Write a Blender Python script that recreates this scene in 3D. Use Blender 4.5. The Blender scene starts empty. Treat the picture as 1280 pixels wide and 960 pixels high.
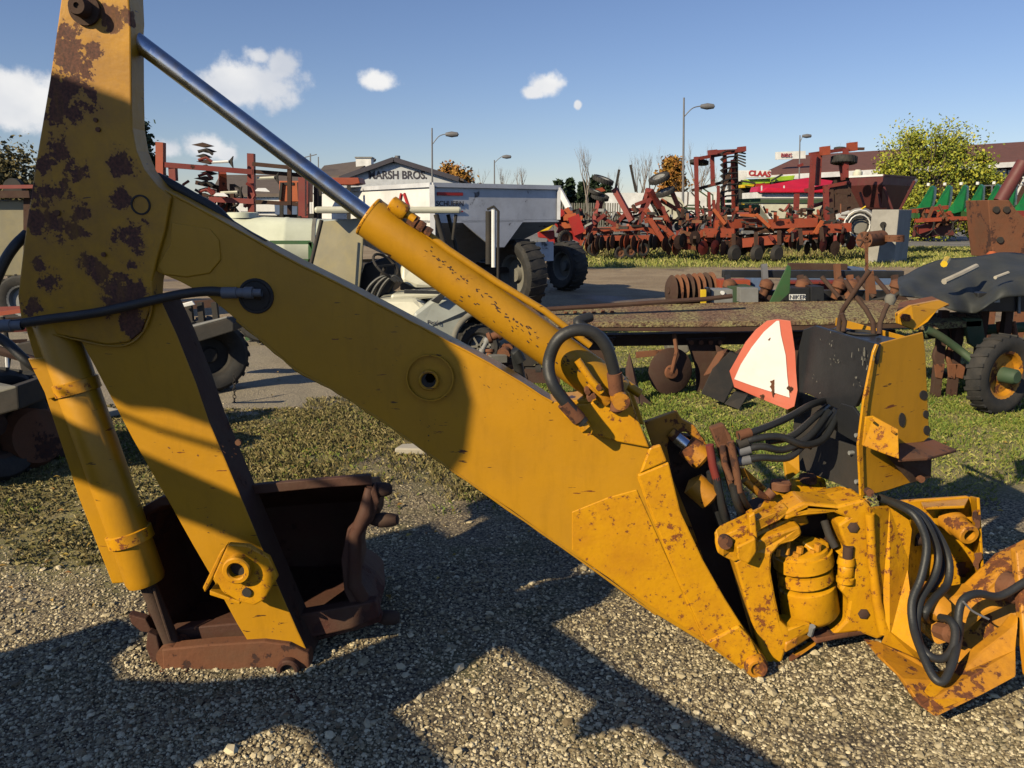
import bpy, math, random
import numpy as np
from mathutils import Vector, Matrix
random.seed(7); np.random.seed(7)
R = math.radians
C = bpy.context.scene.collection
S = bpy.context.scene
# ---------------------------------------------------------------- camera, sky, sun, exposure
F = 1000.0; PITCH = R(12.1); CAMH = 1.7
cd = bpy.data.cameras.new('camera'); cam = bpy.data.objects.new('camera', cd); C.objects.link(cam)
cam.location = (0, 0, CAMH); cam.rotation_euler = (math.pi/2-PITCH, 0, 0)
cd.sensor_width = 36; cd.lens = 36*F/1280; cd.clip_end = 3000; cd.clip_start = .05
S.camera = cam
S.view_settings.view_transform = 'Standard'; S.view_settings.look = 'None'
S.view_settings.exposure = 0.08; S.view_settings.gamma = 1
SUN = Vector((-.72, -.68, .55)).normalized()          # towards the sun
EL = math.asin(SUN.z)
sl = bpy.data.lights.new('sun', 'SUN'); sl.energy = 5.0; sl.angle = R(.5); sl.color = (1, .86, .60)
so = bpy.data.objects.new('sun', sl); C.objects.link(so); so.rotation_euler = SUN.to_track_quat('Z', 'Y').to_euler()
so.location = (0, 0, 20)
W = bpy.data.worlds.new('World'); S.world = W; W.use_nodes = True
wn, wl = W.node_tree.nodes, W.node_tree.links
bg = wn['Background']; sky = wn.new('ShaderNodeTexSky'); sky.sky_type = 'NISHITA'; sky.sun_disc = False
sky.sun_elevation = EL; sky.sun_rotation = math.atan2(SUN.x, SUN.y); sky.air_density = 1.0; sky.dust_density = .1; sky.ozone_density = 1.6
bg.inputs[1].default_value = .062
CLOUDS = [(8,118,46,36),(316,97,62,36),(348,82,28,26),(300,115,42,20),(325,72,22,14),(472,103,26,12),(686,106,24,16),(668,116,16,9),(722,131,5,6),(205,186,22,14),(258,184,30,16),(282,192,14,10)]
def pdir(x, y):
    a = (x-640)/F; b = -(y-480)/F
    return Vector((a, math.cos(PITCH)+b*math.sin(PITCH), -math.sin(PITCH)+b*math.cos(PITCH)))
def P(x, y, Y):
    d = pdir(x, y); t = Y/d.y
    return Vector((d.x*t, Y, CAMH+d.z*t))
def G(x, y, z=0):
    d = pdir(x, y); t = (z-CAMH)/d.z
    return Vector((d.x*t, d.y*t, z))
def world_clouds():
    tc = wn.new('ShaderNodeTexCoord'); 
    nz = wn.new('ShaderNodeTexNoise'); nz.inputs['Scale'].default_value = 16; nz.inputs['Detail'].default_value = 9; nz.inputs['Roughness'].default_value = .6
    wl.new(tc.outputs['Generated'], nz.inputs['Vector'])
    acc = None
    for (x, y, rx, ry) in CLOUDS:                      # each cloud: a soft blob round its own direction in the sky, frayed by noise
        d = pdir(x, y).normalized()
        sub = wn.new('ShaderNodeVectorMath'); sub.operation = 'SUBTRACT'; wl.new(tc.outputs['Generated'], sub.inputs[0]); sub.inputs[1].default_value = d
        sc = wn.new('ShaderNodeVectorMath'); sc.operation = 'MULTIPLY'; wl.new(sub.outputs[0], sc.inputs[0])
        sc.inputs[1].default_value = (F/rx, F/rx*.6, F/ry)
        ln = wn.new('ShaderNodeVectorMath'); ln.operation = 'LENGTH'; wl.new(sc.outputs[0], ln.inputs[0])
        m = wn.new('ShaderNodeMath'); m.operation = 'SUBTRACT'; m.inputs[0].default_value = 1.25; wl.new(ln.outputs['Value'], m.inputs[1]); m.use_clamp = False
        if acc is None: acc = m.outputs[0]
        else:
            mx = wn.new('ShaderNodeMath'); mx.operation = 'MAXIMUM'; wl.new(acc, mx.inputs[0]); wl.new(m.outputs[0], mx.inputs[1]); acc = mx.outputs[0]
    n2 = wn.new('ShaderNodeMath'); n2.operation = 'MULTIPLY_ADD'; wl.new(nz.outputs['Fac'], n2.inputs[0]); n2.inputs[1].default_value = 2.6; n2.inputs[2].default_value = -1.55
    ad = wn.new('ShaderNodeMath'); ad.operation = 'ADD'; wl.new(acc, ad.inputs[0]); wl.new(n2.outputs[0], ad.inputs[1])
    mr = wn.new('ShaderNodeMapRange'); wl.new(ad.outputs[0], mr.inputs[0]); mr.inputs[1].default_value = -.05; mr.inputs[2].default_value = .5; mr.inputs[4].default_value = .93
    mr.interpolation_type = 'SMOOTHSTEP'
    nz3 = wn.new('ShaderNodeTexNoise'); nz3.inputs['Scale'].default_value = 9; nz3.inputs['Detail'].default_value = 5; wl.new(tc.outputs['Generated'], nz3.inputs['Vector'])
    cr = wn.new('ShaderNodeValToRGB'); wl.new(nz3.outputs['Fac'], cr.inputs[0])
    cr.color_ramp.elements[0].color = (9.5, 10, 11, 1); cr.color_ramp.elements[1].color = (14.5, 14.3, 14, 1); cr.color_ramp.elements[0].position = .35; cr.color_ramp.elements[1].position = .65
    mix = wn.new('ShaderNodeMixRGB'); tint = wn.new('ShaderNodeMixRGB'); tint.blend_type = 'MULTIPLY'; tint.inputs[0].default_value = 1; wl.new(sky.outputs[0], tint.inputs[1]); tint.inputs[2].default_value = (1.15, 1.2, 1.5, 1)
    wl.new(mr.outputs[0], mix.inputs[0]); wl.new(tint.outputs[0], mix.inputs[1]); wl.new(cr.outputs[0], mix.inputs[2])
    wl.new(mix.outputs[0], bg.inputs[0])
world_clouds()
S.cycles.max_bounces = 4; S.cycles.diffuse_bounces = 0; S.cycles.transparent_max_bounces = 6
# ---------------------------------------------------------------- materials
def mk(name):
    m = bpy.data.materials.new(name); m.use_nodes = True
    return m, m.node_tree.nodes, m.node_tree.links, m.node_tree.nodes['Principled BSDF']
def noise(n, l, vec, scale, det=4, rough=.6):
    t = n.new('ShaderNodeTexNoise'); t.inputs['Scale'].default_value = scale; t.inputs['Detail'].default_value = det; t.inputs['Roughness'].default_value = rough
    l.new(vec, t.inputs['Vector']); return t.outputs['Fac']
def ramp(n, l, v, a, b, ca=(0,0,0,1), cb=(1,1,1,1)):
    r = n.new('ShaderNodeValToRGB'); l.new(v, r.inputs[0]); e = r.color_ramp.elements
    e[0].position = a; e[1].position = b; e[0].color = ca if len(ca) == 4 else (*ca, 1); e[1].color = cb if len(cb) == 4 else (*cb, 1)
    return r.outputs[0]
def mixc(n, l, f, a, b, mode='MIX'):
    m = n.new('ShaderNodeMixRGB'); m.blend_type = mode
    for i, v in enumerate((f, a, b)):
        if hasattr(v, 'links'): l.new(v, m.inputs[i])
        elif i == 0: m.inputs[0].default_value = v
        else: m.inputs[i].default_value = (*v[:3], 1)
    return m.outputs[0]
def mth(n, l, op, a, b=0.0, clamp=False):
    m = n.new('ShaderNodeMath'); m.operation = op; m.use_clamp = clamp
    for i, v in enumerate((a, b)):
        if hasattr(v, 'links'): l.new(v, m.inputs[i])
        else: m.inputs[i].default_value = v
    return m.outputs[0]
def worn(name, col, rough=.5, metal=0, rust=.0, rscale=6, rcol=(.10,.035,.015), rcol2=(.03,.015,.012), dirt=.25, dirtcol=(.10,.075,.045), bump=.15, bscale=60, var=.12, patch=None, scratch=0):
    """paint over steel: tone drift, dirt film, chips of rust where noise is high; 'patch' = (centre, radius, gain) adds wear round a point"""
    m, n, l, b = mk(name)
    tc = n.new('ShaderNodeTexCoord').outputs['Object']
    big = noise(n, l, tc, 1.7, 5); mid = noise(n, l, tc, rscale, 8, .65); fine = noise(n, l, tc, rscale*6, 4, .6)
    dark = tuple(c*(1-var*1.6) for c in col); lite = tuple(min(1, c*(1+var)) for c in col)
    base = mixc(n, l, ramp(n, l, big, .3, .7), dark, lite)
    if dirt > 0:
        base = mixc(n, l, mth(n, l, 'MULTIPLY', ramp(n, l, noise(n, l, tc, 4.3, 9, .7), .45, .75), dirt), base, dirtcol)
    rv = mth(n, l, 'ADD', mid, mth(n, l, 'MULTIPLY', mth(n, l, 'SUBTRACT', noise(n, l, tc, 3.3, 3), .5), .38))
    if patch:
        pm = None
        for (c, rad, gain) in patch:
            vm = n.new('ShaderNodeVectorMath'); vm.operation = 'DISTANCE'; l.new(tc, vm.inputs[0]); vm.inputs[1].default_value = c
            g = n.new('ShaderNodeMapRange'); l.new(vm.outputs['Value'], g.inputs[0]); g.inputs[1].default_value = rad; g.inputs[2].default_value = 0; g.inputs[3].default_value = 0; g.inputs[4].default_value = gain
            pm = g.outputs[0] if pm is None else mth(n, l, 'MAXIMUM', pm, g.outputs[0])
        rv = mth(n, l, 'ADD', rv, pm)
    rmask = None
    if rust > 0:
        th = .80-.42*rust
        jag = mth(n, l, 'ADD', rv, mth(n, l, 'MULTIPLY', mth(n, l, 'SUBTRACT', fine, .5), .22))
        rmask = ramp(n, l, jag, th, th+.025)
        halo = ramp(n, l, jag, th-.10, th+.02)
        rc = mixc(n, l, ramp(n, l, fine, .35, .65), rcol, rcol2)
        base = mixc(n, l, mth(n, l, 'MULTIPLY', halo, .55), base, tuple(.5*(a+b) for a, b in zip(rcol, col)))
        base = mixc(n, l, rmask, base, rc)
    if scratch > 0:
        mp = n.new('ShaderNodeMapping'); l.new(tc, mp.inputs[0]); mp.inputs['Rotation'].default_value = (0, .6, 0); mp.inputs['Scale'].default_value = (9, 9, 52)
        sm = ramp(n, l, mth(n, l, 'ADD', noise(n, l, mp.outputs[0], 1.0, 4, .55), mth(n, l, 'MULTIPLY', noise(n, l, tc, 2.6, 3), .35)), .885, .90)
        base = mixc(n, l, sm, base, rcol2)
        mp2 = n.new('ShaderNodeMapping'); l.new(tc, mp2.inputs[0]); mp2.inputs['Rotation'].default_value = (0, -.75, 0); mp2.inputs['Scale'].default_value = (9, 9, 60)
        sm = ramp(n, l, mth(n, l, 'ADD', noise(n, l, mp2.outputs[0], 1.0, 4, .55), mth(n, l, 'MULTIPLY', noise(n, l, tc, 3.1, 3), .35)), .885, .90)
        base = mixc(n, l, sm, base, rcol)
        st = n.new('ShaderNodeMapping'); l.new(tc, st.inputs[0]); st.inputs['Scale'].default_value = (9, 9, 1.6)
        base = mixc(n, l, mth(n, l, 'MULTIPLY', ramp(n, l, noise(n, l, st.outputs[0], 1.6, 7, .7), .5, .8), .5), base, tuple(.62*c for c in col))
    l.new(base, b.inputs['Base Color'])
    b.inputs['Metallic'].default_value = metal
    rr = mth(n, l, 'MULTIPLY_ADD', mid, .3); n[-1].inputs[2].default_value = rough-.15
    if rmask is not None:
        rr = mth(n, l, 'ADD', rr, mth(n, l, 'MULTIPLY', rmask, .35), True)
    l.new(rr, b.inputs['Roughness'])
    bp = n.new('ShaderNodeBump'); bp.inputs['Strength'].default_value = bump; bp.inputs['Distance'].default_value = .004
    h = noise(n, l, tc, bscale, 5)
    if rmask is not None: h = mth(n, l, 'SUBTRACT', h, mth(n, l, 'MULTIPLY', rmask, .5))
    h = mth(n, l, 'ADD', h, mth(n, l, 'MULTIPLY', big, 3.0)); h = mth(n, l, 'ADD', h, mth(n, l, 'MULTIPLY', noise(n, l, tc, 5.5, 2), 2.4))
    l.new(h, bp.inputs['Height']); l.new(bp.outputs[0], b.inputs['Normal'])
    return m
YEL = (.58, .275, .010); RUSTC = (.13, .045, .02)
M = {}
M['yellow'] = worn('yellow_paint', YEL, .42, rust=.12, rscale=9, rcol=(.17,.05,.018), rcol2=(.06,.025,.014), dirt=.25, var=.06, scratch=1, dirtcol=(.30,.15,.03))
M['yellow_dipper'] = worn('yellow_paint_flaked', YEL, .42, rust=.13, rscale=17, rcol=(.16,.06,.035), rcol2=(.07,.03,.02), dirt=.75, var=.06, dirtcol=(.24,.11,.03), scratch=1,
      patch=[(tuple(P(x, y, 2.784)-Vector((0,2.9,0))), (rx+ry)*.5*.0028*2.8, .46) for x, y, rx, ry in [(88,40,9,8),(88,72,15,20),(116,62,10,9),(136,20,8,9),(160,22,6,9),(146,32,9,8),(84,112,26,18),(112,116,8,10),(72,146,12,12),(92,140,7,14),(70,186,14,12),(60,205,10,12),(96,214,11,14),(150,205,7,20),(78,238,14,9),(96,268,13,13),(70,286,16,12),(95,290,14,10),(150,250,9,12),(164,298,12,20),(162,330,7,8),(110,330,10,10),(125,340,10,10),(158,372,22,20),(162,402,14,12),(140,360,12,9),(38,384,12,8),(60,350,12,8),(48,250,13,16),(46,275,12,14),(50,330,9,8)]])
M['yellow_cast'] = worn('yellow_paint_on_casting', (.70,.325,.008), .36, rust=.47, rscale=38, rcol=(.33,.10,.012), rcol2=(.15,.045,.012), dirt=.8, dirtcol=(.46,.17,.015), bump=.35, bscale=45, var=.08)
M['yellow_rusty'] = worn('yellow_paint_rusting', (.60,.25,.012), .55, rust=.62, rscale=9, rcol=(.22,.07,.02), rcol2=(.10,.035,.015), dirt=.4, bump=.5, bscale=40)
M['rust'] = worn('rusty_steel', (.19,.072,.032), .85, rust=.50, rscale=7, rcol=(.09,.035,.02), rcol2=(.05,.025,.02), dirt=.5, bump=.5)
M['rustdark'] = worn('dark_rusty_steel', (.065,.032,.022), .9, rust=.3, rscale=7, dirt=.5, bump=.5)
M['bucket'] = worn('rusted_bucket_steel', (.085,.034,.02), .75, rust=.5, rscale=5, rcol=(.10,.03,.018), rcol2=(.06,.028,.02), dirt=.4, bump=.5)
M['hose'] = worn('black_rubber_hose', (.022,.024,.026), .5, dirt=.35, dirtcol=(.09,.075,.06), bump=.25, bscale=90)
M['tyre'] = worn('weathered_tyre_rubber', (.028,.027,.026), .8, dirt=.5, dirtcol=(.11,.09,.07), bump=.4)
M['black'] = worn('black_painted_steel', (.020,.021,.024), .40, rust=.10, rscale=8, rcol=(.14,.07,.05), rcol2=(.09,.05,.04), dirt=.3, dirtcol=(.07,.07,.075), bump=.12)
M['dark'] = worn('grimy_dark_steel', (.03,.027,.024), .8, dirt=.6, dirtcol=(.07,.05,.035), bump=.4)
M['red'] = worn('red_implement_paint', (.22,.032,.024), .6, rust=.42, rscale=4, rcol=(.13,.04,.025), dirt=.4, dirtcol=(.16,.08,.05))
M['redorange'] = worn('orange_red_implement_paint', (.34,.062,.024), .6, rust=.42, rscale=4, dirt=.4, dirtcol=(.18,.09,.05))
M['orange'] = worn('orange_paint', (.46,.105,.03), .6, rust=.2, rscale=5, dirt=.3)
M['brightred'] = worn('bright_red_paint', (.38,.02,.015), .5, dirt=.3)
M['green'] = worn('green_machine_paint', (.035,.11,.035), .55, rust=.15, rscale=5, dirt=.4)
M['dullgreen'] = worn('faded_green_paint', (.05,.09,.045), .7, rust=.2, rscale=5, dirt=.5)
M['snoutgreen'] = worn('corn_head_green_plastic', (.012,.19,.045), .4, dirt=.15)
M['lime'] = worn('lime_green_paint', (.36,.55,.03), .45, dirt=.15)
M['yellowbright'] = worn('bright_yellow_paint', (.75,.50,.02), .45, rust=.12, dirt=.2)
M['white'] = worn('worn_white_paint', (.72,.71,.68), .55, rust=.22, rscale=5, rcol=(.25,.2,.17), rcol2=(.10,.08,.08), dirt=.35, dirtcol=(.4,.36,.32))
M['wagonwhite'] = worn('chipped_white_wagon_paint', (.62,.63,.66), .55, rust=.30, rscale=3.2, rcol=(.20,.19,.2), rcol2=(.09,.08,.08), dirt=.35, dirtcol=(.36,.34,.34))
M['cream'] = worn('cream_plastic', (.66,.64,.50), .4, dirt=.25, dirtcol=(.38,.34,.22), bump=.05)
M['tank'] = worn('cream_poly_tank', (.70,.72,.55), .35, dirt=.2, dirtcol=(.42,.45,.28), bump=.05)
M['cartgrey'] = worn('pale_grey_green_body', (.40,.42,.38), .45, dirt=.35, dirtcol=(.2,.19,.15), bump=.05)
M['screen'] = worn('dusty_tan_windshield', (.25,.22,.14), .35, dirt=.6, dirtcol=(.34,.28,.12), bump=.03)
M['grey'] = worn('grey_steel', (.26,.26,.25), .6, rust=.15, dirt=.4)
M['concrete'] = worn('grey_concrete_block', (.36,.34,.30), .9, dirt=.4, dirtcol=(.22,.2,.17), bump=.3)
M['roofbrown'] = worn('brown_shingle_roof', (.15,.062,.048), .9, dirt=.15, bump=.3)
M['rooftan'] = worn('tan_brown_roof', (.13,.10,.08), .9, dirt=.2, bump=.3)
M['wallwhite'] = worn('white_siding', (.55,.57,.60), .7, dirt=.15, dirtcol=(.4,.4,.4))
M['plainwhite'] = worn('white_enamel', (.80,.79,.76), .5, dirt=.1, dirtcol=(.5,.48,.45))
M['letter'] = worn('dark_letter_paint', (.05,.045,.06), .6, dirt=.1)
M['letterred'] = worn('red_letter_paint', (.45,.03,.03), .6, dirt=.1)
M['glass'] = worn('dark_window_glass', (.03,.035,.045), .1, dirt=.1)
M['polegrey'] = worn('galvanised_pole', (.17,.17,.18), .5, dirt=.2)
M['smvorange'] = worn('faded_fluorescent_orange_border', (.66,.15,.09), .5, dirt=.5, dirtcol=(.55,.26,.18), bump=.2, bscale=10)
M['smvwhite'] = worn('bleached_white_sign_face', (.90,.88,.84), .4, rust=.06, rscale=5, rcol=(.25,.12,.08), rcol2=(.1,.05,.04), dirt=.15, bump=.2, bscale=10)
M['tarp'] = worn('black_tarpaulin', (.040,.044,.042), .72, rust=.12, rscale=3, rcol=(.13,.11,.09), rcol2=(.2,.18,.16), dirt=.4, dirtcol=(.09,.085,.075), bump=.6, bscale=9)
M['maroon'] = worn('maroon_wagon_paint', (.13,.03,.028), .6, rust=.2, rscale=3, dirt=.35)
M['redtarp'] = worn('red_vinyl_tarp', (.55,.012,.035), .4, dirt=.1)
M['bluegrey'] = worn('blue_grey_paint', (.10,.15,.26), .6, dirt=.4)
M['bark'] = worn('grey_brown_bark', (.13,.10,.08), .9, dirt=.3)
M['barkpale'] = worn('pale_winter_bark', (.24,.20,.17), .9, dirt=.3)
M['stonegrey'] = worn('pale_limestone', (.5,.45,.36), .9, dirt=.3)
M['concretepost'] = worn('weathered_grey_wood', (.20,.19,.16), .9, dirt=.5, bump=.6)
def chrome():
    m, n, l, b = mk('oily_chrome'); tc = n.new('ShaderNodeTexCoord').outputs['Object']
    f = noise(n, l, tc, 14, 6)
    l.new(mixc(n, l, ramp(n, l, f, .5, .75), (.50,.54,.62), (.20,.17,.15)), b.inputs['Base Color']); b.inputs['Metallic'].default_value = 1
    l.new(ramp(n, l, f, .3, .8, (.14,)*3, (.45,)*3), b.inputs['Roughness']); return m
M['chrome'] = chrome()
def rusted_deck():
    m, n, l, b = mk('mossy_rusted_deck'); tc = n.new('ShaderNodeTexCoord').outputs['Object']
    a = mixc(n, l, ramp(n, l, noise(n, l, tc, 3, 6), .4, .6), (.22,.13,.08), (.32,.28,.12))
    a = mixc(n, l, ramp(n, l, noise(n, l, tc, 40, 5), .45, .6), a, (.10,.05,.035))
    a = mixc(n, l, ramp(n, l, noise(n, l, tc, 90, 3), .62, .68), a, (.42,.38,.26))
    l.new(a, b.inputs['Base Color']); b.inputs['Roughness'].default_value = .95
    bp = n.new('ShaderNodeBump'); bp.inputs['Distance'].default_value = .02; l.new(noise(n, l, tc, 50, 5), bp.inputs['Height']); l.new(bp.outputs[0], b.inputs['Normal']); return m
M['deck'] = rusted_deck()
def leafmat(name, c1, c2, c3=None):
    m, n, l, b = mk(name)
    g = n.new('ShaderNodeNewGeometry')
    r = n.new('ShaderNodeValToRGB'); l.new(g.outputs['Random Per Island'], r.inputs[0]); e = r.color_ramp.elements
    e[0].color = (*c1, 1); e[1].color = (*c2, 1)
    if c3: k = e.new(.5); k.color = (*c3, 1)
    l.new(r.outputs[0], b.inputs['Base Color']); b.inputs['Roughness'].default_value = .7
    return m
M['leafyellow'] = leafmat('yellow_green_leaves', (.15,.20,.02), (.46,.42,.03), (.28,.31,.03))
M['leaforange'] = leafmat('orange_autumn_leaves', (.28,.10,.015), (.42,.22,.03))
M['leafdark'] = leafmat('evergreen_needles', (.012,.03,.012), (.04,.065,.025))
M['leafolive'] = leafmat('olive_autumn_leaves', (.10,.085,.03), (.20,.16,.06))
M['leafbrown'] = leafmat('bare_twig_haze', (.13,.09,.06), (.20,.15,.11))
M['grass'] = leafmat('mixed_lawn_grass', (.12,.16,.025), (.46,.40,.14), (.26,.27,.05))
M['grassgreen'] = leafmat('fresh_green_grass', (.08,.15,.015), (.24,.26,.04))
M['drygrass'] = leafmat('dry_weeds', (.20,.14,.05), (.44,.35,.16), (.15,.14,.04))
M['pebbles'] = leafmat('mixed_limestone_pebbles', (.17,.125,.065), (.76,.64,.41), (.40,.325,.19))
M['fallenleaf'] = leafmat('fallen_leaves', (.30,.12,.03), (.45,.33,.06))
def ground_mat():
    m, n, l, b = mk('gravel_and_weedy_yard')
    tc = n.new('ShaderNodeTexCoord').outputs['Object']
    sp = n.new('ShaderNodeSeparateXYZ'); l.new(tc, sp.inputs[0]); X, Y = sp.outputs[0], sp.outputs[1]
    wob = mth(n, l, 'SUBTRACT', noise(n, l, tc, .9, 6), .5)
    wob2 = mth(n, l, 'SUBTRACT', noise(n, l, tc, .22, 6), .5)
    def step(v, a, b_):
        r = n.new('ShaderNodeMapRange'); r.interpolation_type = 'SMOOTHSTEP'; l.new(v, r.inputs[0]); r.inputs[1].default_value = a; r.inputs[2].default_value = b_; return r.outputs[0]
    Yw = mth(n, l, 'ADD', Y, mth(n, l, 'MULTIPLY', wob, 3.2)); Yf = mth(n, l, 'ADD', Y, mth(n, l, 'MULTIPLY', wob2, 7))
    Xw = mth(n, l, 'ADD', X, mth(n, l, 'MULTIPLY', wob, 3))
    st = n.new('ShaderNodeTexVoronoi'); st.inputs['Scale'].default_value = 75; l.new(tc, st.inputs['Vector'])
    stc = n.new('ShaderNodeSeparateColor'); l.new(st.outputs['Color'], stc.inputs[0])
    gr = mixc(n, l, stc.outputs[0], (.19,.14,.08), (.52,.42,.26))
    gr = mixc(n, l, ramp(n, l, st.outputs['Distance'], .35, .75), gr, (.05,.04,.03))
    gr = mixc(n, l, mth(n, l, 'MULTIPLY', ramp(n, l, noise(n, l, tc, 1.6, 5), .45, .7), .45), gr, (.13,.10,.07))
    gr = mixc(n, l, mth(n, l, 'MULTIPLY', ramp(n, l, noise(n, l, tc, 2.4, 7, .7), .5, .68), .6), gr, (.12,.12,.035))
    lawn = mixc(n, l, ramp(n, l, noise(n, l, tc, 1.3, 7, .7), .38, .62), (.34,.27,.12), (.19,.19,.05))
    lawn = mixc(n, l, ramp(n, l, noise(n, l, tc, 40, 4), .5, .62), lawn, (.25,.21,.12))
    lawn = mixc(n, l, mth(n, l, 'MULTIPLY', ramp(n, l, noise(n, l, tc, 3.1, 5), .55, .7), .7), lawn, (.13,.10,.07))
    lot = mixc(n, l, ramp(n, l, noise(n, l, tc, .5, 8, .7), .35, .65), (.25,.175,.10), (.42,.32,.20))
    lot = mixc(n, l, ramp(n, l, noise(n, l, tc, 25, 4), .5, .8), lot, (.12,.10,.08))
    wet = ramp(n, l, mth(n, l, 'ADD', noise(n, l, tc, .35, 5), 0), .56, .62)
    wet = mth(n, l, 'MULTIPLY', wet, step(Y, 12, 15)); wet = mth(n, l, 'MULTIPLY', wet, mth(n, l, 'SUBTRACT', 1.0, step(Y, 24, 27)))
    lot = mixc(n, l, mth(n, l, 'MULTIPLY', wet, .6), lot, (.09,.065,.05))
    far = mixc(n, l, ramp(n, l, noise(n, l, tc, .3, 6), .4, .6), (.16,.155,.15), (.24,.225,.20))
    strip = mixc(n, l, ramp(n, l, noise(n, l, tc, .6, 8, .7), .4, .6), (.13,.17,.03), (.23,.20,.08))
    c = gr
    a1 = mth(n, l, 'MULTIPLY', step(Yw, 4.4, 5.4), mth(n, l, 'MAXIMUM', step(Xw, -.6, .3), ramp(n, l, noise(n, l, tc, .8, 6), .48, .55)))
    left = mth(n, l, 'MULTIPLY', step(Yw, 3.4, 4.0), mth(n, l, 'SUBTRACT', 1.0, step(Xw, -1.5, -.9)))
    left = mth(n, l, 'MULTIPLY', left, mth(n, l, 'SUBTRACT', 1.0, step(Yw, 6.3, 7.2)))
    c = mixc(n, l, mth(n, l, 'MAXIMUM', a1, left), c, lawn)
    gv = mth(n, l, 'MULTIPLY', step(Yw, 6.6, 7.2), mth(n, l, 'SUBTRACT', 1.0, step(Xw, -.8, .8)))
    c = mixc(n, l, gv, c, mixc(n, l, .5, gr, (.44,.38,.29)))
    c = mixc(n, l, step(Yw, 11.2, 12.6), c, lot)
    c = mixc(n, l, mth(n, l, 'MULTIPLY', step(Yf, 25.5, 27), step(Xw, 1, 3)), c, strip)
    c = mixc(n, l, step(Yf, 41, 43), c, far)
    l.new(c, b.inputs['Base Color'])
    l.new(mth(n, l, 'SUBTRACT', .95, mth(n, l, 'MULTIPLY', wet, .45)), b.inputs['Roughness'])
    bp = n.new('ShaderNodeBump'); bp.inputs['Distance'].default_value = .02; bp.inputs['Strength'].default_value = .55
    h = mth(n, l, 'ADD', mth(n, l, 'MULTIPLY', st.outputs['Distance'], -.5), mth(n, l, 'MULTIPLY', noise(n, l, tc, 38, 8, .75), 1.6))
    l.new(h, bp.inputs['Height']); l.new(bp.outputs[0], b.inputs['Normal'])
    return m
M['ground'] = ground_mat()
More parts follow.
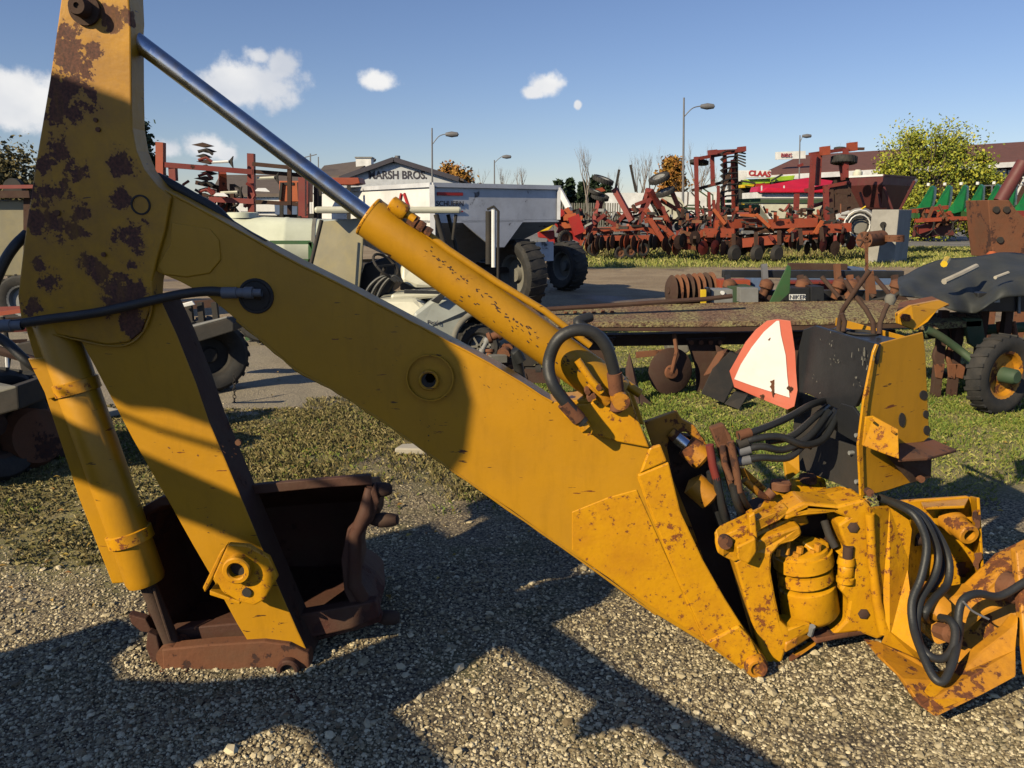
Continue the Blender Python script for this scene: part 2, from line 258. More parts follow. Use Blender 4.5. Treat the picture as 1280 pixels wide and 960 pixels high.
# ---------------------------------------------------------------- mesh helpers
ROOT = {}                                             # world position of each object's own origin
class B:
    def __init__(s): s.v = []; s.f = []; s.sm = []
    def add(s, vs, fs, smooth=False):
        o = len(s.v); s.v += [tuple(v) for v in vs]; s.f += [tuple(i+o for i in f) for f in fs]; s.sm += [smooth]*len(fs); return s
    def prism(s, pts, vec):
        n = len(pts); vec = Vector(vec); a = [Vector(p) for p in pts]
        return s.add(a+[p+vec for p in a], [tuple(range(n)), tuple(range(2*n-1, n-1, -1))]+[(i, i+n, (i+1) % n+n, (i+1) % n) for i in range(n)])
    def box(s, c, d, rz=0, tilt=None):
        m = Matrix.Rotation(rz, 3, 'Z')
        if tilt: m = m @ tilt
        c = Vector(c); vs = [c+m @ Vector((x*d[0]/2, y*d[1]/2, z*d[2]/2)) for x in (-1, 1) for y in (-1, 1) for z in (-1, 1)]
        return s.add(vs, [(0,1,3,2),(4,6,7,5),(0,4,5,1),(2,3,7,6),(0,2,6,4),(1,5,7,3)])
    def beam(s, a, b, w, h=None, up=(0,0,1)):
        h = h or w; a = Vector(a); b = Vector(b); d = (b-a).normalized(); up = Vector(up)
        if abs(d.dot(up)) > .95: up = Vector((0,1,0))
        x = d.cross(up).normalized()*w/2; y = x.cross(d).normalized()*h/2
        vs = [p+sx*x+sy*y for p in (a, b) for sx, sy in ((-1,-1),(1,-1),(1,1),(-1,1))]
        return s.add(vs, [(3,2,1,0),(4,5,6,7)]+[(i, (i+1) % 4, (i+1) % 4+4, i+4) for i in range(4)])
    def tube(s, pts, r, n=10, caps=True):
        pts = [Vector(p) for p in pts]; k = len(pts); rs = r if isinstance(r, (list, tuple)) else [r]*k
        up = Vector((0,0,1)); vs = []; prev = None
        for i, p in enumerate(pts):
            t = (pts[min(i+1, k-1)]-pts[max(i-1, 0)]).normalized()
            if prev is None:
                x = t.cross(up);  x = t.cross(Vector((0,1,0))) if x.length < .1 else x
            else: x = prev-t*prev.dot(t)
            x.normalize(); prev = x; y = t.cross(x)
            vs += [p+(math.cos(2*math.pi*j/n)*x+math.sin(2*math.pi*j/n)*y)*rs[i] for j in range(n)]
        fs = [(i*n+j, i*n+(j+1) % n, (i+1)*n+(j+1) % n, (i+1)*n+j) for i in range(k-1) for j in range(n)]
        o = len(s.v); s.add(vs, fs, True)
        if caps: s.f += [tuple(o+j for j in reversed(range(n))), tuple(o+(k-1)*n+j for j in range(n))]; s.sm += [False, False]
        return s
    def lathe(s, c, axis, prof, n=28, smooth=True):
        """prof: list of (offset along axis, radius)"""
        c = Vector(c); a = Vector(axis).normalized(); x = a.cross(Vector((0,0,1)))
        if x.length < .1: x = a.cross(Vector((0,1,0)))
        x.normalize(); y = a.cross(x); vs = []
        for (h, r) in prof: vs += [c+a*h+(math.cos(2*math.pi*j/n)*x+math.sin(2*math.pi*j/n)*y)*max(r, 1e-4) for j in range(n)]
        return s.add(vs, [(i*n+j, (i+1)*n+j, (i+1)*n+(j+1) % n, i*n+(j+1) % n) for i in range(len(prof)-1) for j in range(n)], smooth)
    def cyl(s, c, axis, r, h, n=24, bev=.0):
        if bev: return s.lathe(c, axis, [(-h/2, 0), (-h/2, r-bev), (-h/2+bev, r), (h/2-bev, r), (h/2, r-bev), (h/2, 0)], n)
        c = Vector(c); a = Vector(axis).normalized(); return s.tube([c-a*h/2, c+a*h/2], r, n)
    def obj(s, name, mat, parent=None, bevel=0, loc=None, kind=None, subdiv=0):
        base = ROOT[parent.name] if parent else Vector(loc or (0,0,0))
        me = bpy.data.meshes.new(name); me.from_pydata([(Vector(v)-base)[:] for v in s.v], [], s.f)
        me.polygons.foreach_set('use_smooth', s.sm); me.materials.append(M[mat] if isinstance(mat, str) else mat)
        o = bpy.data.objects.new(name, me); C.objects.link(o)
        if parent: o.parent = parent
        else: o.location = base
        ROOT[o.name] = Vector(base)
        if any(s.sm) and not subdiv:
            m = o.modifiers.new('e', 'EDGE_SPLIT'); m.split_angle = R(38)
        if subdiv:
            m = o.modifiers.new('s', 'SUBSURF'); m.levels = m.render_levels = subdiv
        if bevel:
            m = o.modifiers.new('b', 'BEVEL'); m.width = bevel; m.segments = 2; m.limit_method = 'ANGLE'; m.angle_limit = R(35)
        if kind: o['kind'] = kind
        return o
def T(name, label, cat, loc, group=None):
    o = bpy.data.objects.new(name, None); C.objects.link(o); o.location = loc; ROOT[o.name] = Vector(loc); o.empty_display_size = .2
    o['label'] = label; o['category'] = cat
    if group: o['group'] = group
    return o
def tag(o, label, cat, group=None):
    o['label'] = label; o['category'] = cat
    if group: o['group'] = group
    return o
def plate(par, name, mat, pts, Y, th, bevel=.004, holes=None):
    return B().prism([P(x, y, Y) for x, y in pts], (0, th, 0)).obj(name, mat, par, bevel)
def smooth_path(pts, n=6):
    """Catmull-Rom through 3D points"""
    pts = [Vector(p) for p in pts]; q = [2*pts[0]-pts[1]]+pts+[2*pts[-1]-pts[-2]]; out = []
    for i in range(1, len(q)-2):
        a, b, c, d = q[i-1:i+3]
        for k in range(n):
            t = k/n; out.append(.5*((2*b)+(c-a)*t+(2*a-5*b+4*c-d)*t*t+(3*b-a-3*c+d)*t**3))
    return out+[pts[-1]]
def hose(par, pts, r, mat='hose', name='hose', n=6, seg=12):
    return B().tube(smooth_path([P(*p) for p in pts], n), r, seg).obj(name, mat, par)
def rod(par, name, mat, pts, r, seg=10):
    return B().tube([P(*p) for p in pts], r, seg).obj(name, mat, par)
def bar(par, name, mat, a, b, w, h=None, bevel=0):
    return B().beam(P(*a), P(*b), w, h).obj(name, mat, par, bevel)
def wheel(par, c, axis, r, w, rimmat='grey', rimr=.58, name='wheel', mat='tyre', hub=True):
    c = Vector(c); a = Vector(axis).normalized()
    b = B().lathe(c, a, [(-w*.35, r*rimr), (-w*.5, r*(rimr+.15)), (-w*.5, r*.88), (-w*.38, r*.97), (-w*.12, r), (w*.12, r), (w*.38, r*.97), (w*.5, r*.88), (w*.5, r*(rimr+.15)), (w*.35, r*rimr)], 36)
    x = a.cross(Vector((0,0,1))).normalized(); y = a.cross(x)
    for k in range(22):                                # tread lugs
        th = 2*math.pi*k/22; d = math.cos(th)*x+math.sin(th)*y; t = -math.sin(th)*x+math.cos(th)*y
        b.beam(c+d*r*.985-a*w*.42+t*r*.05, c+d*r*.985+a*w*.42-t*r*.05, r*.09, r*.05, d)
    t = b.obj(name, mat, par)
    B().lathe(c, a, [(-w*.36, r*rimr*1.02), (-w*.3, r*rimr*.9), (-w*.05, r*rimr*.8), (-w*.05, r*.22), (-w*.22, r*.18), (-w*.22, 0), (w*.22, 0), (w*.22, r*.18), (w*.05, r*.22), (w*.05, r*rimr*.8), (w*.3, r*rimr*.9), (w*.36, r*rimr*1.02)], 28).obj('rim', rimmat, t)
    return t
def text(body, mat, par, c, size, rot, name='lettering', depth=.002, sx=1, bold=0):
    cu = bpy.data.curves.new(name, 'FONT'); cu.body = body; cu.size = size; cu.align_x = 'CENTER'; cu.align_y = 'CENTER'; cu.extrude = depth; cu.offset = bold
    to = bpy.data.objects.new('tmp', cu); C.objects.link(to)
    me = bpy.data.meshes.new_from_object(to.evaluated_get(bpy.context.evaluated_depsgraph_get())); bpy.data.objects.remove(to)
    me.materials.clear(); me.materials.append(M[mat])
    o = bpy.data.objects.new(name, me); C.objects.link(o); base = ROOT[par.name] if par else Vector((0,0,0))
    o.parent = par; o.location = Vector(c)-base; o.rotation_euler = rot; o.scale = (sx, 1, 1); ROOT[o.name] = Vector(c); return o
# ---------------------------------------------------------------- ground
def vnoise(x, y, s, seed=0):
    rs = np.random.RandomState(seed); g = rs.rand(128, 128); x = x/s+31.7; y = y/s+17.3
    xi = np.floor(x).astype(int); yi = np.floor(y).astype(int); fx = x-xi; fy = y-yi; fx = fx*fx*(3-2*fx); fy = fy*fy*(3-2*fy)
    a = g[xi % 128, yi % 128]; b = g[(xi+1) % 128, yi % 128]; c = g[xi % 128, (yi+1) % 128]; d = g[(xi+1) % 128, (yi+1) % 128]
    return (a*(1-fx)+b*fx)*(1-fy)+(c*(1-fx)+d*fx)*fy
def gz(x, y):
    x = np.asarray(x, float); y = np.asarray(y, float); dd = np.hypot(x, y-4); fall = np.clip(1.4-dd/14, 0, 1)
    return (((vnoise(x, y, .9, 1)-.5)*.05+(vnoise(x, y, .3, 2)-.5)*.022+(vnoise(x, y, .11, 3)-.5)*.012)*fall)-.012
def sheet():
    xs = np.concatenate([-np.geomspace(900, 7, 30), np.linspace(-6.8, 6.8, 210), np.geomspace(7, 900, 30)])
    ys = np.concatenate([-np.geomspace(300, 2, 12), np.linspace(-1.8, 12, 210), np.geomspace(12.1, 1500, 60)])
    X, Y = np.meshgrid(xs, ys); Z = gz(X, Y); v = np.stack([X, Y, Z], -1).reshape(-1, 3); nx = len(xs); ny = len(ys)
    i = np.arange((ny-1)*(nx-1)); r = i//(nx-1); c = i % (nx-1); a = r*nx+c
    me = bpy.data.meshes.new('ground'); me.from_pydata(v.tolist(), [], np.stack([a, a+1, a+nx+1, a+nx], 1).tolist())
    me.polygons.foreach_set('use_smooth', [True]*len(me.polygons)); me.materials.append(M['ground'])
    o = bpy.data.objects.new('ground', me); C.objects.link(o); o['kind'] = 'structure'
sheet()
def soup(name, V, Fc, mat, kind='stuff', smooth=False):
    """V (n,k,3) vertices of n small pieces, Fc (m,3) faces of one piece -> one mesh"""
    n, k, _ = V.shape; F_ = (Fc[None]+np.arange(n)[:, None, None]*k).reshape(-1, 3)
    me = bpy.data.meshes.new(name); me.vertices.add(n*k); me.vertices.foreach_set('co', V.reshape(-1).astype(np.float32))
    me.loops.add(F_.size); me.loops.foreach_set('vertex_index', F_.reshape(-1).astype(np.int32))
    me.polygons.add(len(F_)); me.polygons.foreach_set('loop_start', (np.arange(len(F_))*3).astype(np.int32)); me.polygons.foreach_set('loop_total', np.full(len(F_), 3, np.int32))
    me.polygons.foreach_set('use_smooth', np.full(len(F_), smooth)); me.update(); me.validate(); me.materials.append(M[mat])
    o = bpy.data.objects.new(name, me); C.objects.link(o)
    if kind: o['kind'] = kind
    return o
PH = (1+5**.5)/2
ICO = np.array([(-1,PH,0),(1,PH,0),(-1,-PH,0),(1,-PH,0),(0,-1,PH),(0,1,PH),(0,-1,-PH),(0,1,-PH),(PH,0,-1),(PH,0,1),(-PH,0,-1),(-PH,0,1)])/1.9
ICF = np.array([(0,11,5),(0,5,1),(0,1,7),(0,7,10),(0,10,11),(1,5,9),(5,11,4),(11,10,2),(10,7,6),(7,1,8),(3,9,4),(3,4,2),(3,2,6),(3,6,8),(3,8,9),(4,9,5),(2,4,11),(6,2,10),(8,6,7),(9,8,1)])
def frustum_pts(n, y0, y1, pw=1.0, m=.25):
    u = np.random.rand(n); y = (y0**(1-pw)+(y1**(1-pw)-y0**(1-pw))*u)**(1/(1-pw)) if pw != 1 else y0*(y1/y0)**u
    return (np.random.rand(n)*2-1)*(.66*y+m), y
def leftlawn(x, y): return (x < -1.1+(vnoise(x, y, .5, 9)-.5)*1.0) & (y > 3.75+(vnoise(x, y, .5, 8)-.5)*1.2) & (y < 7.0)
def pebbles(n, y0, y1, smin, smax, seed=0):
    x, y = frustum_pts(n, y0, y1, 1.6)
    keep = ~leftlawn(x, y) & ((y < 4.9+(vnoise(x, y, .8, 4)-.5)*1.6) | (vnoise(x, y, .9, 5) > .62))
    keep |= np.random.rand(n) < .16
    keep &= (vnoise(x, y, .35, 41)*.6+vnoise(x, y, .9, 42)*.4 > .30+.22*np.random.rand(n)-.06) | (np.random.rand(n) < .35)
    keep &= ~((x > 1.0) & (y > 4.2+(vnoise(x, y, .7, 6)-.5)))
    x = x[keep]; y = y[keep]; n = len(x)
    s = smin+(smax-smin)*np.random.rand(n)**2.6
    V = ICO[None]*(1+(np.random.rand(n, 12, 1)-.5)*.55)
    V = V*s[:, None, None]*np.stack([.8+.6*np.random.rand(n), .7+.4*np.random.rand(n), .45+.35*np.random.rand(n)], -1)[:, None]
    a = np.random.rand(n)*6.283; ca, sa = np.cos(a)[:, None], np.sin(a)[:, None]
    V = np.stack([V[..., 0]*ca-V[..., 1]*sa, V[..., 0]*sa+V[..., 1]*ca, V[..., 2]+V[..., 0]*(np.random.rand(n, 1)-.5)*.6], -1)
    V += np.stack([x, y, gz(x, y)+s*.18], -1)[:, None]
    return V
soup('gravel', np.concatenate([pebbles(112000, 1.9, 7.2, .0030, .0090), pebbles(4200, 2.0, 7, .007, .017), pebbles(160, 2.0, 7, .016, .026)]), ICF, 'pebbles')
def blades(name, mat, x, y, h, w, lean=.5, z=None):
    n = len(x); a = np.random.rand(n)*6.283; l = np.random.rand(n)*lean*h; b = np.random.rand(n)*6.283
    z0 = gz(x, y) if z is None else z
    px, py = np.cos(a)*w, np.sin(a)*w; lx, ly = np.cos(b)*l, np.sin(b)*l
    V = np.stack([np.stack([x-px, y-py, z0-.005], -1), np.stack([x+px, y+py, z0-.005], -1), np.stack([x+lx*.4+px*.7, y+ly*.4+py*.7, z0+h*.6], -1), np.stack([x+lx, y+ly, z0+h*(1-.4*l/np.maximum(h, 1e-3))], -1)], 1)
    return soup(name, V, np.array([(0,1,2),(0,2,3)]), mat)
def field(n, fx, fy, cond, clump=.4, seed=20, thr=.45):
    x = np.random.uniform(*fx, n); y = np.random.uniform(*fy, n); k = cond(x, y) & (vnoise(x, y, clump, seed)*.5+vnoise(x, y, clump*.3, seed+1)*.3+vnoise(x, y, clump*.1, seed+2)*.2 > thr-.16+.30*np.random.rand(n)); return x[k], y[k]
infr = lambda x, y: np.abs(x) < .68*y+.3
x, y = field(230000, (.2, 9), (4.3, 12.5), lambda x, y: infr(x, y) & (y > 4.7+(vnoise(x, y, .8, 4)-.5)*1.4), .5, 20, .42)
blades('lawn_grass', 'grass', x, y, .008+.03*np.random.rand(len(x))**1.5, .0012+.0006*y*.3, 1.3)
x, y = field(80000, (.2, 5), (4.9, 8.5), infr, .6, 33, .50)
blades('green_grass', 'grassgreen', x, y, .015+.045*np.random.rand(len(x)), .0016+0*x, .9)
x, y = field(150000, (-6, -.9), (3.6, 7.0), lambda x, y: infr(x, y) & leftlawn(x, y), .3, 22, .40)
blades('dry_lawn_grass', 'drygrass', x, y, .006+.028*np.random.rand(len(x)), .0013+0*x, 1.6)
x, y = field(150000, (-1.9, .7), (4.6, 7.4), infr, .35, 24, .52)
blades('weeds', 'drygrass', x, y, .008+.05*np.random.rand(len(x))**3, .0009+0*x, .9)
x, y = field(30000, (-6, 1.2), (4.4, 7.2), infr, .3, 26, .60)
blades('weed_grass', 'grassgreen', x, y, .012+.035*np.random.rand(len(x)), .0015+0*x, 1.0)
x, y = field(60000, (1.5, 32), (25.5, 42), lambda x, y: (y < 41-.28*np.maximum(0, x-14)) & (x > 1.8+(y-25)*.05), 2.0, 28, .30)
blades('verge_grass', 'grass', x, y, .05+.16*np.random.rand(len(x)), .012+0*x, .8, 0*x)
x, y = field(7000, (1, 15), (30, 40), infr, 1.2, 29, .5)
blades('tall_dry_grass', 'drygrass', x, y, (.1+.35*np.random.rand(len(x))), .014+0*x, .5, 0*x)
def fallen():
    n = 260; x, y = frustum_pts(n, 3.2, 9); a = np.random.rand(n)*6.28; s = .012+.012*np.random.rand(n); c, d = np.cos(a)*s, np.sin(a)*s; z = gz(x, y)+.02
    V = np.stack([np.stack([x+c, y+d, z], -1), np.stack([x-d*.6, y+c*.6, z+.008], -1), np.stack([x-c, y-d, z+.002], -1), np.stack([x+d*.6, y-c*.6, z+.01], -1)], 1)
    soup('fallen_leaves', V, np.array([(0,1,2),(0,2,3)]), 'fallenleaf')
fallen()
# ---------------------------------------------------------------- trees
def branch(b, p, d, L, r, depth, seg=5, spread=.6, tips=None, up=.15):
    n = 3; pts = [p]; rs = [r]; q = Vector(p); dd = Vector(d).normalized()
    for i in range(n):
        dd = (dd+Vector((random.uniform(-1,1), random.uniform(-1,1), random.uniform(-1,1)))*.13+Vector((0,0,up*.3))).normalized()
        q = q+dd*L/n; pts.append(q.copy()); rs.append(r*(1-.45*(i+1)/n))
    b.tube(pts, rs, seg, caps=False)
    if tips is not None and depth <= 1: tips += pts[1:]
    if depth == 0: return
    for k in range(3 if depth > 1 else 4):
        nd = (dd+Vector((random.uniform(-1,1), random.uniform(-1,1), random.uniform(-.4,.9)))*spread*1.3+Vector((0,0,up))).normalized()
        branch(b, pts[random.choice((2,3))] if k else pts[3], nd, L*random.uniform(.55,.8), rs[-1]*.75, depth-1, max(3, seg-1), spread, tips, up)
def crown(par, centers, rad, n, leaf, mat, name='crown', flat=.8):
    c = np.array([v[:] for v in centers]); k = np.random.randint(0, len(c), n); off = np.random.normal(0, 1, (n, 3))*rad*np.array([1,1,flat])*.5
    p = c[k]+off; a = np.random.normal(0, 1, (n, 3)); a /= np.linalg.norm(a, axis=1)[:, None]; bb = np.cross(a, np.random.normal(0, 1, (n, 3))); bb /= np.linalg.norm(bb, axis=1)[:, None]
    s = (leaf*(.5+np.random.rand(n)))[:, None]
    V = np.stack([p+a*s, p+bb*s*.6, p-a*s, p-bb*s*.6], 1)
    base = np.array(ROOT[par.name][:]); o = soup(name, V-base, np.array([(0,1,2),(0,2,3)]), mat, kind=None); o.parent = par; return o
def bare_tree(px, Y, top, label, cat='bare tree', group=None, mat='barkpale', spread=.45, depth=4, r=.16):
    base = P(px, 300, Y); base.z = 0; h = P(px, top, Y).z
    t = T('bare_tree', label, cat, base, group); b = B(); tips = []
    branch(b, base, (0,0,1), h*.36, r, depth, 6, spread, tips, .25); zmax = max(v[2] for v in b.v); k = h/zmax
    b.v = [(base.x+(v[0]-base.x)*k, base.y+(v[1]-base.y)*k, v[2]*k) for v in b.v]
    b.obj('trunk', mat, t); return t
def leaf_tree(px, Y, top, wpx, mat, label, leaf=.25, n=5000, trunk='bark', name='leafy_tree', blobs=26, low=.25, cat='tree', flat=.8, rad=.5, twigs=False):
    base = P(px, 300, Y); base.z = 0; h = P(px, top, Y).z; w = wpx/F*Y/2; t = T(name, label, cat, base); b = B(); tips = []
    branch(b, base, (0,0,1), h*.33, h*.022, 3, 6, .6, tips, .2); b.obj('trunk', trunk, t)
    cs = []
    for i in range(blobs):
        z = h*(low+(.96-low)*random.random()); f = math.sin(math.pi*min(1, max(.12, ((z/h-low)/(1-low)))))**.6; a = random.random()*6.28; rr = w*f*math.sqrt(random.random())*.9
        cs.append(base+Vector((rr*math.cos(a), rr*math.sin(a), z)))
    if twigs:
        tw = B(); tt = []
        for i in range(70):
            a = random.random()*6.28; rr = w*.7*random.random(); st = base+Vector((rr*math.cos(a), rr*math.sin(a), h*random.uniform(.45,.8))); e = st+Vector((math.cos(a)*random.uniform(.2,.9), math.sin(a)*.6, random.uniform(.6,1.3)))*h*.22
            tw.tube([st, st.lerp(e,.5)+Vector((0,0,.1)), e], [.03,.02,.008], 4, caps=False); tt += [st.lerp(e,.7), e]
        tw.obj('twig', trunk, t, kind='stuff'); crown(t, tt, .55, 3200, leaf*.9, mat, 'upper_crown', flat=1.2)
    crown(t, cs, w*rad, n, leaf, mat, flat=flat); return t
def conifer(px, Y, top, wpx, label, n=3500, group=None, leaf=.22):
    base = P(px, 300, Y); base.z = 0; h = P(px, top, Y).z; w = wpx/F*Y/2; t = T('pine_tree', label, 'tree', base, group)
    B().tube([base, base+Vector((0,0,h*.97))], [h*.018, h*.003], 7).obj('trunk', 'bark', t); cs = []
    for i in range(130):
        u = random.random()**.8; z = h*(.12+.86*u); rr = w*(1-u)*random.uniform(.35, 1.0)+.05; a = random.random()*6.28; cs.append(base+Vector((rr*math.cos(a), rr*math.sin(a), z-rr*.15)))
    crown(t, cs, w*.22, n, leaf, 'leafdark', flat=.5); return t
conifer(183, 38, 148, 95, 'tall dark pine tree just right of the raised dipper arm', 5200, leaf=.13)
leaf_tree(22, 46, 193, 110, 'leafolive', 'olive brown leafy tree at the far left edge', .11, 12000)
leaf_tree(566, 120, 208, 46, 'leaforange', 'round orange and yellow autumn tree right of the gabled building', .24, 6000)
leaf_tree(838, 78, 198, 34, 'leaforange', 'orange brown autumn tree behind the tall street lamp', .17, 6000)
leaf_tree(1153, 50, 160, 128, 'leafyellow', 'large yellow green tree before the brown roofed building', .085, 15000, blobs=70, low=.05, rad=.22, twigs=True)
leaf_tree(1108, 52, 205, 60, 'leafyellow', 'smaller yellow green tree left of the large yellow green one', .10, 7000, low=.05, rad=.35)
leaf_tree(1218, 51, 190, 56, 'leafyellow', 'smaller yellow green tree right of the large yellow green one', .10, 6000, low=.05, rad=.35)
for i, (px, top, Y) in enumerate([(698,226,88),(712,224,90),(727,229,89),(742,222,91),(756,226,88)]):
    conifer(px, Y, top, 26, ['leftmost dark evergreen in the row behind the white wagon','second dark evergreen from the left in the hedge row','third and lowest dark evergreen of the hedge row','fourth evergreen of the row, the tallest one','last evergreen of the row, at its right end'][i], 900, 'evergreens in a row behind the red implements', .4)
for i, (px, top, Y, sp) in enumerate([(735,176,80,.32),(597,208,120,.5),(628,205,122,.5),(657,206,118,.4),(775,207,95,.5),(797,190,92,.4),(812,186,94,.35),(832,180,90,.35),(868,172,86,.4),(860,195,92,.5),(905,200,96,.6),(1040,176,110,.6)]):
    bare_tree(px, Y, top, ['slim pale bare tree standing above the evergreens','bare tree just right of the orange autumn tree','bare tree beside the small middle street lamp','bare tree leaning above the top edge of the white wagon','bare tree right of the tilted black tyres','bare tree left of a pair of thin bare trees','thin bare tree in the middle of the treeline','bare tree left of the orange brown tree','tall bare tree right behind the tall street lamp','low bare tree beside the tall street lamp','spreading bare tree behind the tall red cultivator','bare tree above the brown roof beside the red frame'][i], group='bare trees along the skyline', spread=sp, depth=4, r=.25 if i else .24)
# ---------------------------------------------------------------- buildings
def marsh():
    D = 84; t = T('gabled_building', 'white gabled building with brown roof lettered MARSH BROS', 'building', P(490, 262, D)*Vector((1,1,0)) if False else Vector((P(490,262,D).x, D, 0)))
    pk = P(493,200,D); le = P(426,224,D); re = P(574,225,D); g = D
    B().prism([(le.x, g, 0), (re.x, g, 0), (re.x, g, re.z), (pk.x, g, pk.z), (le.x, g, le.z)], (0, 26, 0)).obj('wall', 'wallwhite', t)
    dx = -11.5
    def roofq(a, b, th=.22):
        a = Vector(a); b = Vector(b); n = Vector((0,0,th)); o = (b-a).normalized()*.5; b = b+o
        return B().prism([a+Vector((0,-.5,0)), b+Vector((0,-.5,0)), b+Vector((dx*0,27,0)), a+Vector((0,27,0))], n)
    roofq(pk, le).obj('roof', 'rooftan', t); roofq(pk, re).obj('roof', 'rooftan', t)
    for a, b in ((pk, le), (pk, re)): B().beam(a+Vector((0,-.55,.05)), b+Vector((0,-.55,.05)), .1, .45).obj('fascia', 'letter', t)
    text('MARSH BROS.', 'letter', t, P(497, 219.2, D-.015), 1.10, (math.pi/2, 0, 0), depth=.02, sx=.88, bold=.03)
    # side wing to the left with its own low roof, running away from the gable
    B().prism([(P(392,255,D+2).x, D+2, 0), (le.x, D+2, 0), (le.x, D+2, 4.9), (P(392,255,D+2).x, D+2, 4.4)], (0, 16, 0)).obj('side_wall', 'wallwhite', t)
    a = P(392,224,D+1); b = P(437,222,D+1); c = P(470,201.5,D+14); d = P(405,210,D+14)
    B().prism([a, b, c, d], (0,.2,.3)).obj('wing_roof', 'rooftan', t)
    h = B().box(P(456,203,D+9)+Vector((0,0,-.2)), (1.7,1.7,1.5)).obj('roof_vent_box', 'plainwhite', t); B().box(P(456,197.5,D+9), (1.9,1.9,.15)).obj('cap', 'grey', h)
    B().cyl(P(497,199,D+3), (0,0,1), .28, .7).obj('roof_vent', 'polegrey', t)
    bar(t, 'antenna', 'polegrey', (388,218,D+6), (388,192,D+6), .12); bar(t, 'antenna', 'polegrey', (380,197,D+6), (396,193,D+6), .09)
    bar(t, 'antenna', 'polegrey', (398,218,D+6), (398,196,D+6), .1)
marsh()
def low_building():
    D = 66; t = T('low_shed', 'long low shed with tan brown roof behind the red cultivator on the left', 'shed', Vector((P(310,260,D).x, D, 0)))
    a, b, c, d = P(262,246,D), P(392,246,D), P(385,222,D+9), P(275,222,D+9)
    B().prism([a, b, c, d], (0,.1,.25)).obj('roof', 'rooftan', t)
    B().prism([(a.x,D+.3,0),(b.x,D+.3,0),(b.x,D+.3,a.z),(a.x,D+.3,a.z)], (0,8,0)).obj('wall', 'plainwhite', t)
    for i in range(5):
        x = a.x+1.2+i*1.5; B().box((x, D+.27, 1.2), (.9,.1,1.3)).obj('window', 'glass', t)
low_building()
def brown_building():
    D = 92; t = T('long_roofed_building', 'long building with dark brown hipped roof and white eaves behind the trees', 'building', Vector((P(1100,260,D).x, D, 0)))
    el, er, rl, rr = P(948,222,D), P(1330,201,D), P(1002,197,D+12), P(1330,177,D+12)
    B().prism([el, er, rr, rl], (0,.2,.3)).obj('roof', 'roofbrown', t)
    B().prism([el, rl, P(985,215,D+24)], (0,.1,.3)).obj('roof_end', 'roofbrown', t)
    B().beam(el+Vector((0,-.2,-.1)), er+Vector((0,-.2,-.1)), .3, .55).obj('fascia', 'plainwhite', t)
    B().prism([(el.x+1, D+1.2, 0), (er.x, D+1.2, 0), (er.x, D+1.2, er.z-.2), (el.x+1, D+1.2, el.z-.2)], (0,12,0)).obj('wall', 'rustdark', t)
    for x0, x1 in ((1226,1242),(1244,1258),(1260,1275)):
        f = B().prism([P(x0,213,D+1), P(x1,211,D+1), P(x1,226,D+1), P(x0,226,D+1)], (0,.25,0)).obj('window', 'plainwhite', t)
        B().prism([P(x0+5,216,D+.9), P(x1-4,215,D+.9), P(x1-4,225,D+.9), P(x0+5,225,D+.9)], (0,.05,0)).obj('pane', 'glass', f)
    s = T('roof_sign', 'white sign board standing on the brown roof', 'sign', P(988,199,D+2))
    B().prism([P(970,190,D+2),P(1007,188.5,D+2),P(1007,198,D+2),P(970,199.5,D+2)], (0,.3,0)).obj('board', 'plainwhite', s)
    text('BIBIS', 'letterred', s, P(983,194.3,D+1.9), .62, (math.pi/2,0,0), depth=.02)
brown_building()
def fence():
    D = 62; t = T('picket_fence', 'white picket fence in front of the evergreens', 'fence', Vector((P(720,275,D).x, D, 0)))
    for px in range(694, 778, 3):
        p = P(px, 258, D); B().box((p.x, D, p.z/2+.2), (.1,.05,p.z+.1)).obj('picket', 'concretepost', t)
    for z in (.7, 1.7): B().box((P(735,260,D).x, D+.05, z), (5.6,.05,.1)).obj('rail', 'concretepost', t)
fence()
def lorries():
    D = 72
    for i, (x0, x1, y0, lab) in enumerate([(760,842,241,'long white trailer body parked far behind the tilted tyres'),(905,1012,236,'long white trailer body far behind the tall red frame'),(842,905,240,'short white trailer between the two long white ones')]):
        a = P(x0, y0, D+i*1.5); b = P(x1, y0, D+i*1.5); t = T('white_trailer', lab, 'trailer', Vector(((a.x+b.x)/2, D+i*1.5, 0)), 'white trailers parked in the far row')
        B().box(((a.x+b.x)/2, D+1.2+i*1.5, (a.z+1.1)/2), (b.x-a.x, 2.2, a.z-1.1)).obj('body', 'plainwhite', t)
        for k in range(3): B().cyl((a.x+(b.x-a.x)*(.15+.3*k), D+i*1.5+.2, .45), (0,1,0), .45, .25, 16).obj('wheel', 'tyre', t)
        B().box(((a.x+b.x)/2, D+.08+i*1.5, 1.25), (b.x-a.x-.2, .12, .25)).obj('side_rail', 'dark', t)
lorries()
def lamp(px, Y, top, arm_dx, arm_y, label, r=.09):
    base = Vector((P(px,260,Y).x, Y, 0)); t = T('street_lamp', label, 'street lamp', base, 'street lamps along the road behind the yard'); tp = P(px, top, Y)
    B().tube([base, tp], [r, r*.6], 8).obj('pole', 'polegrey', t)
    a = P(px, arm_y+13*(1 if abs(arm_dx) > 15 else .6), Y); e = P(px+arm_dx, arm_y, Y)
    B().tube(smooth_path([a, P(px+arm_dx*.4, arm_y+3, Y), P(px+arm_dx*.75, arm_y, Y), e], 4), r*.4, 6).obj('arm', 'polegrey', t)
    d = 1 if arm_dx > 0 else -1
    B().lathe(e+Vector((d*.25,0,0)), (1,0,0), [(-.45,0),(-.4,.12),(0,.2),(.4,.14),(.48,0)], 10).obj('lamp_head', 'polegrey', t)
lamp(855, 52, 122, 24, 133, 'tallest street lamp, above the red implements'); lamp(540, 56, 160, 20, 168, 'street lamp beside the gabled building', .08)
